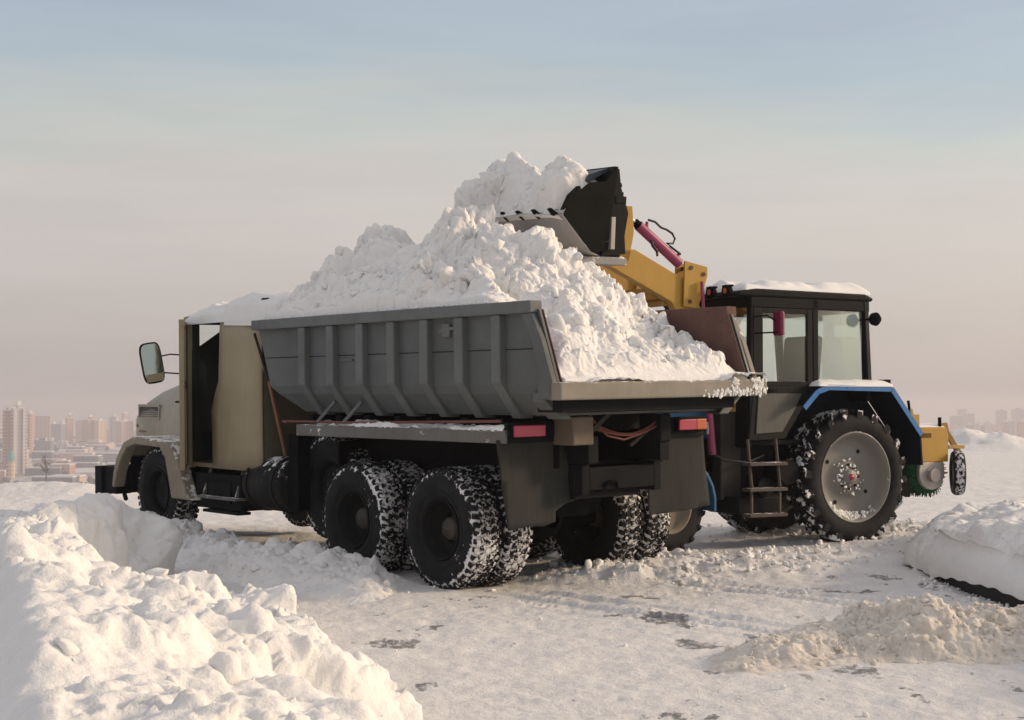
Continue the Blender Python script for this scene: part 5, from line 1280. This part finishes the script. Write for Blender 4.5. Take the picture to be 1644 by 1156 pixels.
for x0, x1, yt, yb, D, mt, lb, kd in BR: building(x0, x1, yt, yb, D, mt, lb, kind=kd, rot=random.uniform(-.2, .2))
# low far roofs and scrub that read as one mass
rng = np.random.default_rng(77)
mb = MB()
for k in range(420):
    D = rng.uniform(1150, 3600); x = rng.uniform(-.36, .36) * D
    g0 = float(ground_h(np.array([x]), np.array([D]), False)[0]); w_ = rng.uniform(8, 34); h = rng.uniform(3, 11); d = rng.uniform(8, 20)
    mb.box(x, x + w_, D, D + d, g0 - 3, g0 + h, int(rng.integers(0, 3))); mb.box(x - .4, x + w_ + .4, D - .4, D + d + .4, g0 + h + .02, g0 + h + 1, 3)
tag(mb.build('distant_houses', ['plain_tan', 'wall_grey', 'wall_pink', 'roof_snowy']), 'mass of small low houses spread over the hazy valley floor', 'houses', kind='stuff')
simple('scrub', (.10, .09, .085), .9)
pts = []; sz = []
for k in range(2600):
    D = rng.uniform(700, 2600); x = rng.uniform(-.38, .38) * D
    if math.sin(x * .011 + D * .004) + .6 * math.sin(D * .017) + rng.uniform(-.7, .7) < .3: continue
    pts.append((x, D, float(ground_h(np.array([x]), np.array([D]), False)[0]) + 2)); sz.append(rng.uniform(2, 5.5))
tag(mesh_np('distant_wood', *chunk_mesh(np.array(pts), np.array(sz), 51), 'scrub', smooth=False), 'patches of bare scrub and trees across the hazy valley', 'woodland', kind='stuff')
# one bare tree standing out below the skyline at left, and a dark bush on the near rim
def bare_tree(name, loc, H, label, n=26, seed=1):
    r = random.Random(seed)
    mb = MB(); mb.tube([(0, 0, 0), (.02 * H, 0, .4 * H), (0, .01 * H, .8 * H)], .03 * H, 7, r2=.012 * H); tr_ = mb
    root = tr_.build('trunk', 'scrub'); e = empty(name, Matrix.Translation(loc), label, 'tree'); root.parent = e
    mb = MB()
    for k in range(n):
        z = r.uniform(.35, .95) * H; a = r.uniform(0, 6.28); l_ = r.uniform(.12, .26) * H
        p = Vector((0, 0, z * .9)); q = p + Vector((math.cos(a) * l_, math.sin(a) * l_, r.uniform(.05, .25) * H)); mb.tube([p, (p + q) / 2 + Vector((0, 0, .02 * H)), q], .012 * H, 5, r2=.003 * H)
        for j in range(5):
            w_ = q - Vector((0, 0, 0)); a2 = r.uniform(0, 6.28); q2 = p + (q - p) * r.uniform(.4, 1); mb.tube([q2, q2 + Vector((math.cos(a2) * .1 * H, math.sin(a2) * .1 * H, r.uniform(0, .12) * H))], .005 * H, 4)
    mb.build('crown', 'scrub', e)
x = (75 - 822) / 2450 * 620; bare_tree('bare_tree', (x, 620, 1.657 - (768 - 651) / 2450 * 620 - 2), 11, 'lone dark bare tree standing below the left skyline', seed=5)

# ---------------------------------------------------------------- haze
m = bpy.data.materials.new('haze'); m.use_nodes = True; t = m.node_tree; t.nodes.clear()
o_ = N(t, 'ShaderNodeOutputMaterial'); pv = N(t, 'ShaderNodeVolumePrincipled'); pv.inputs['Color'].default_value = (.76, .73, .75, 1)
pv.inputs['Density'].default_value = HAZE; pv.inputs['Anisotropy'].default_value = .25
t.links.new(pv.outputs[0], o_.inputs['Volume']); MATS['haze'] = m
mb = MB(); mb.box(-12700, 12700, -12700, 12700, -95, 24)
hz_ = mb.build('haze', 'haze'); tag(hz_, 'pale winter haze lying over the valley and plateau', 'haze', kind='stuff')
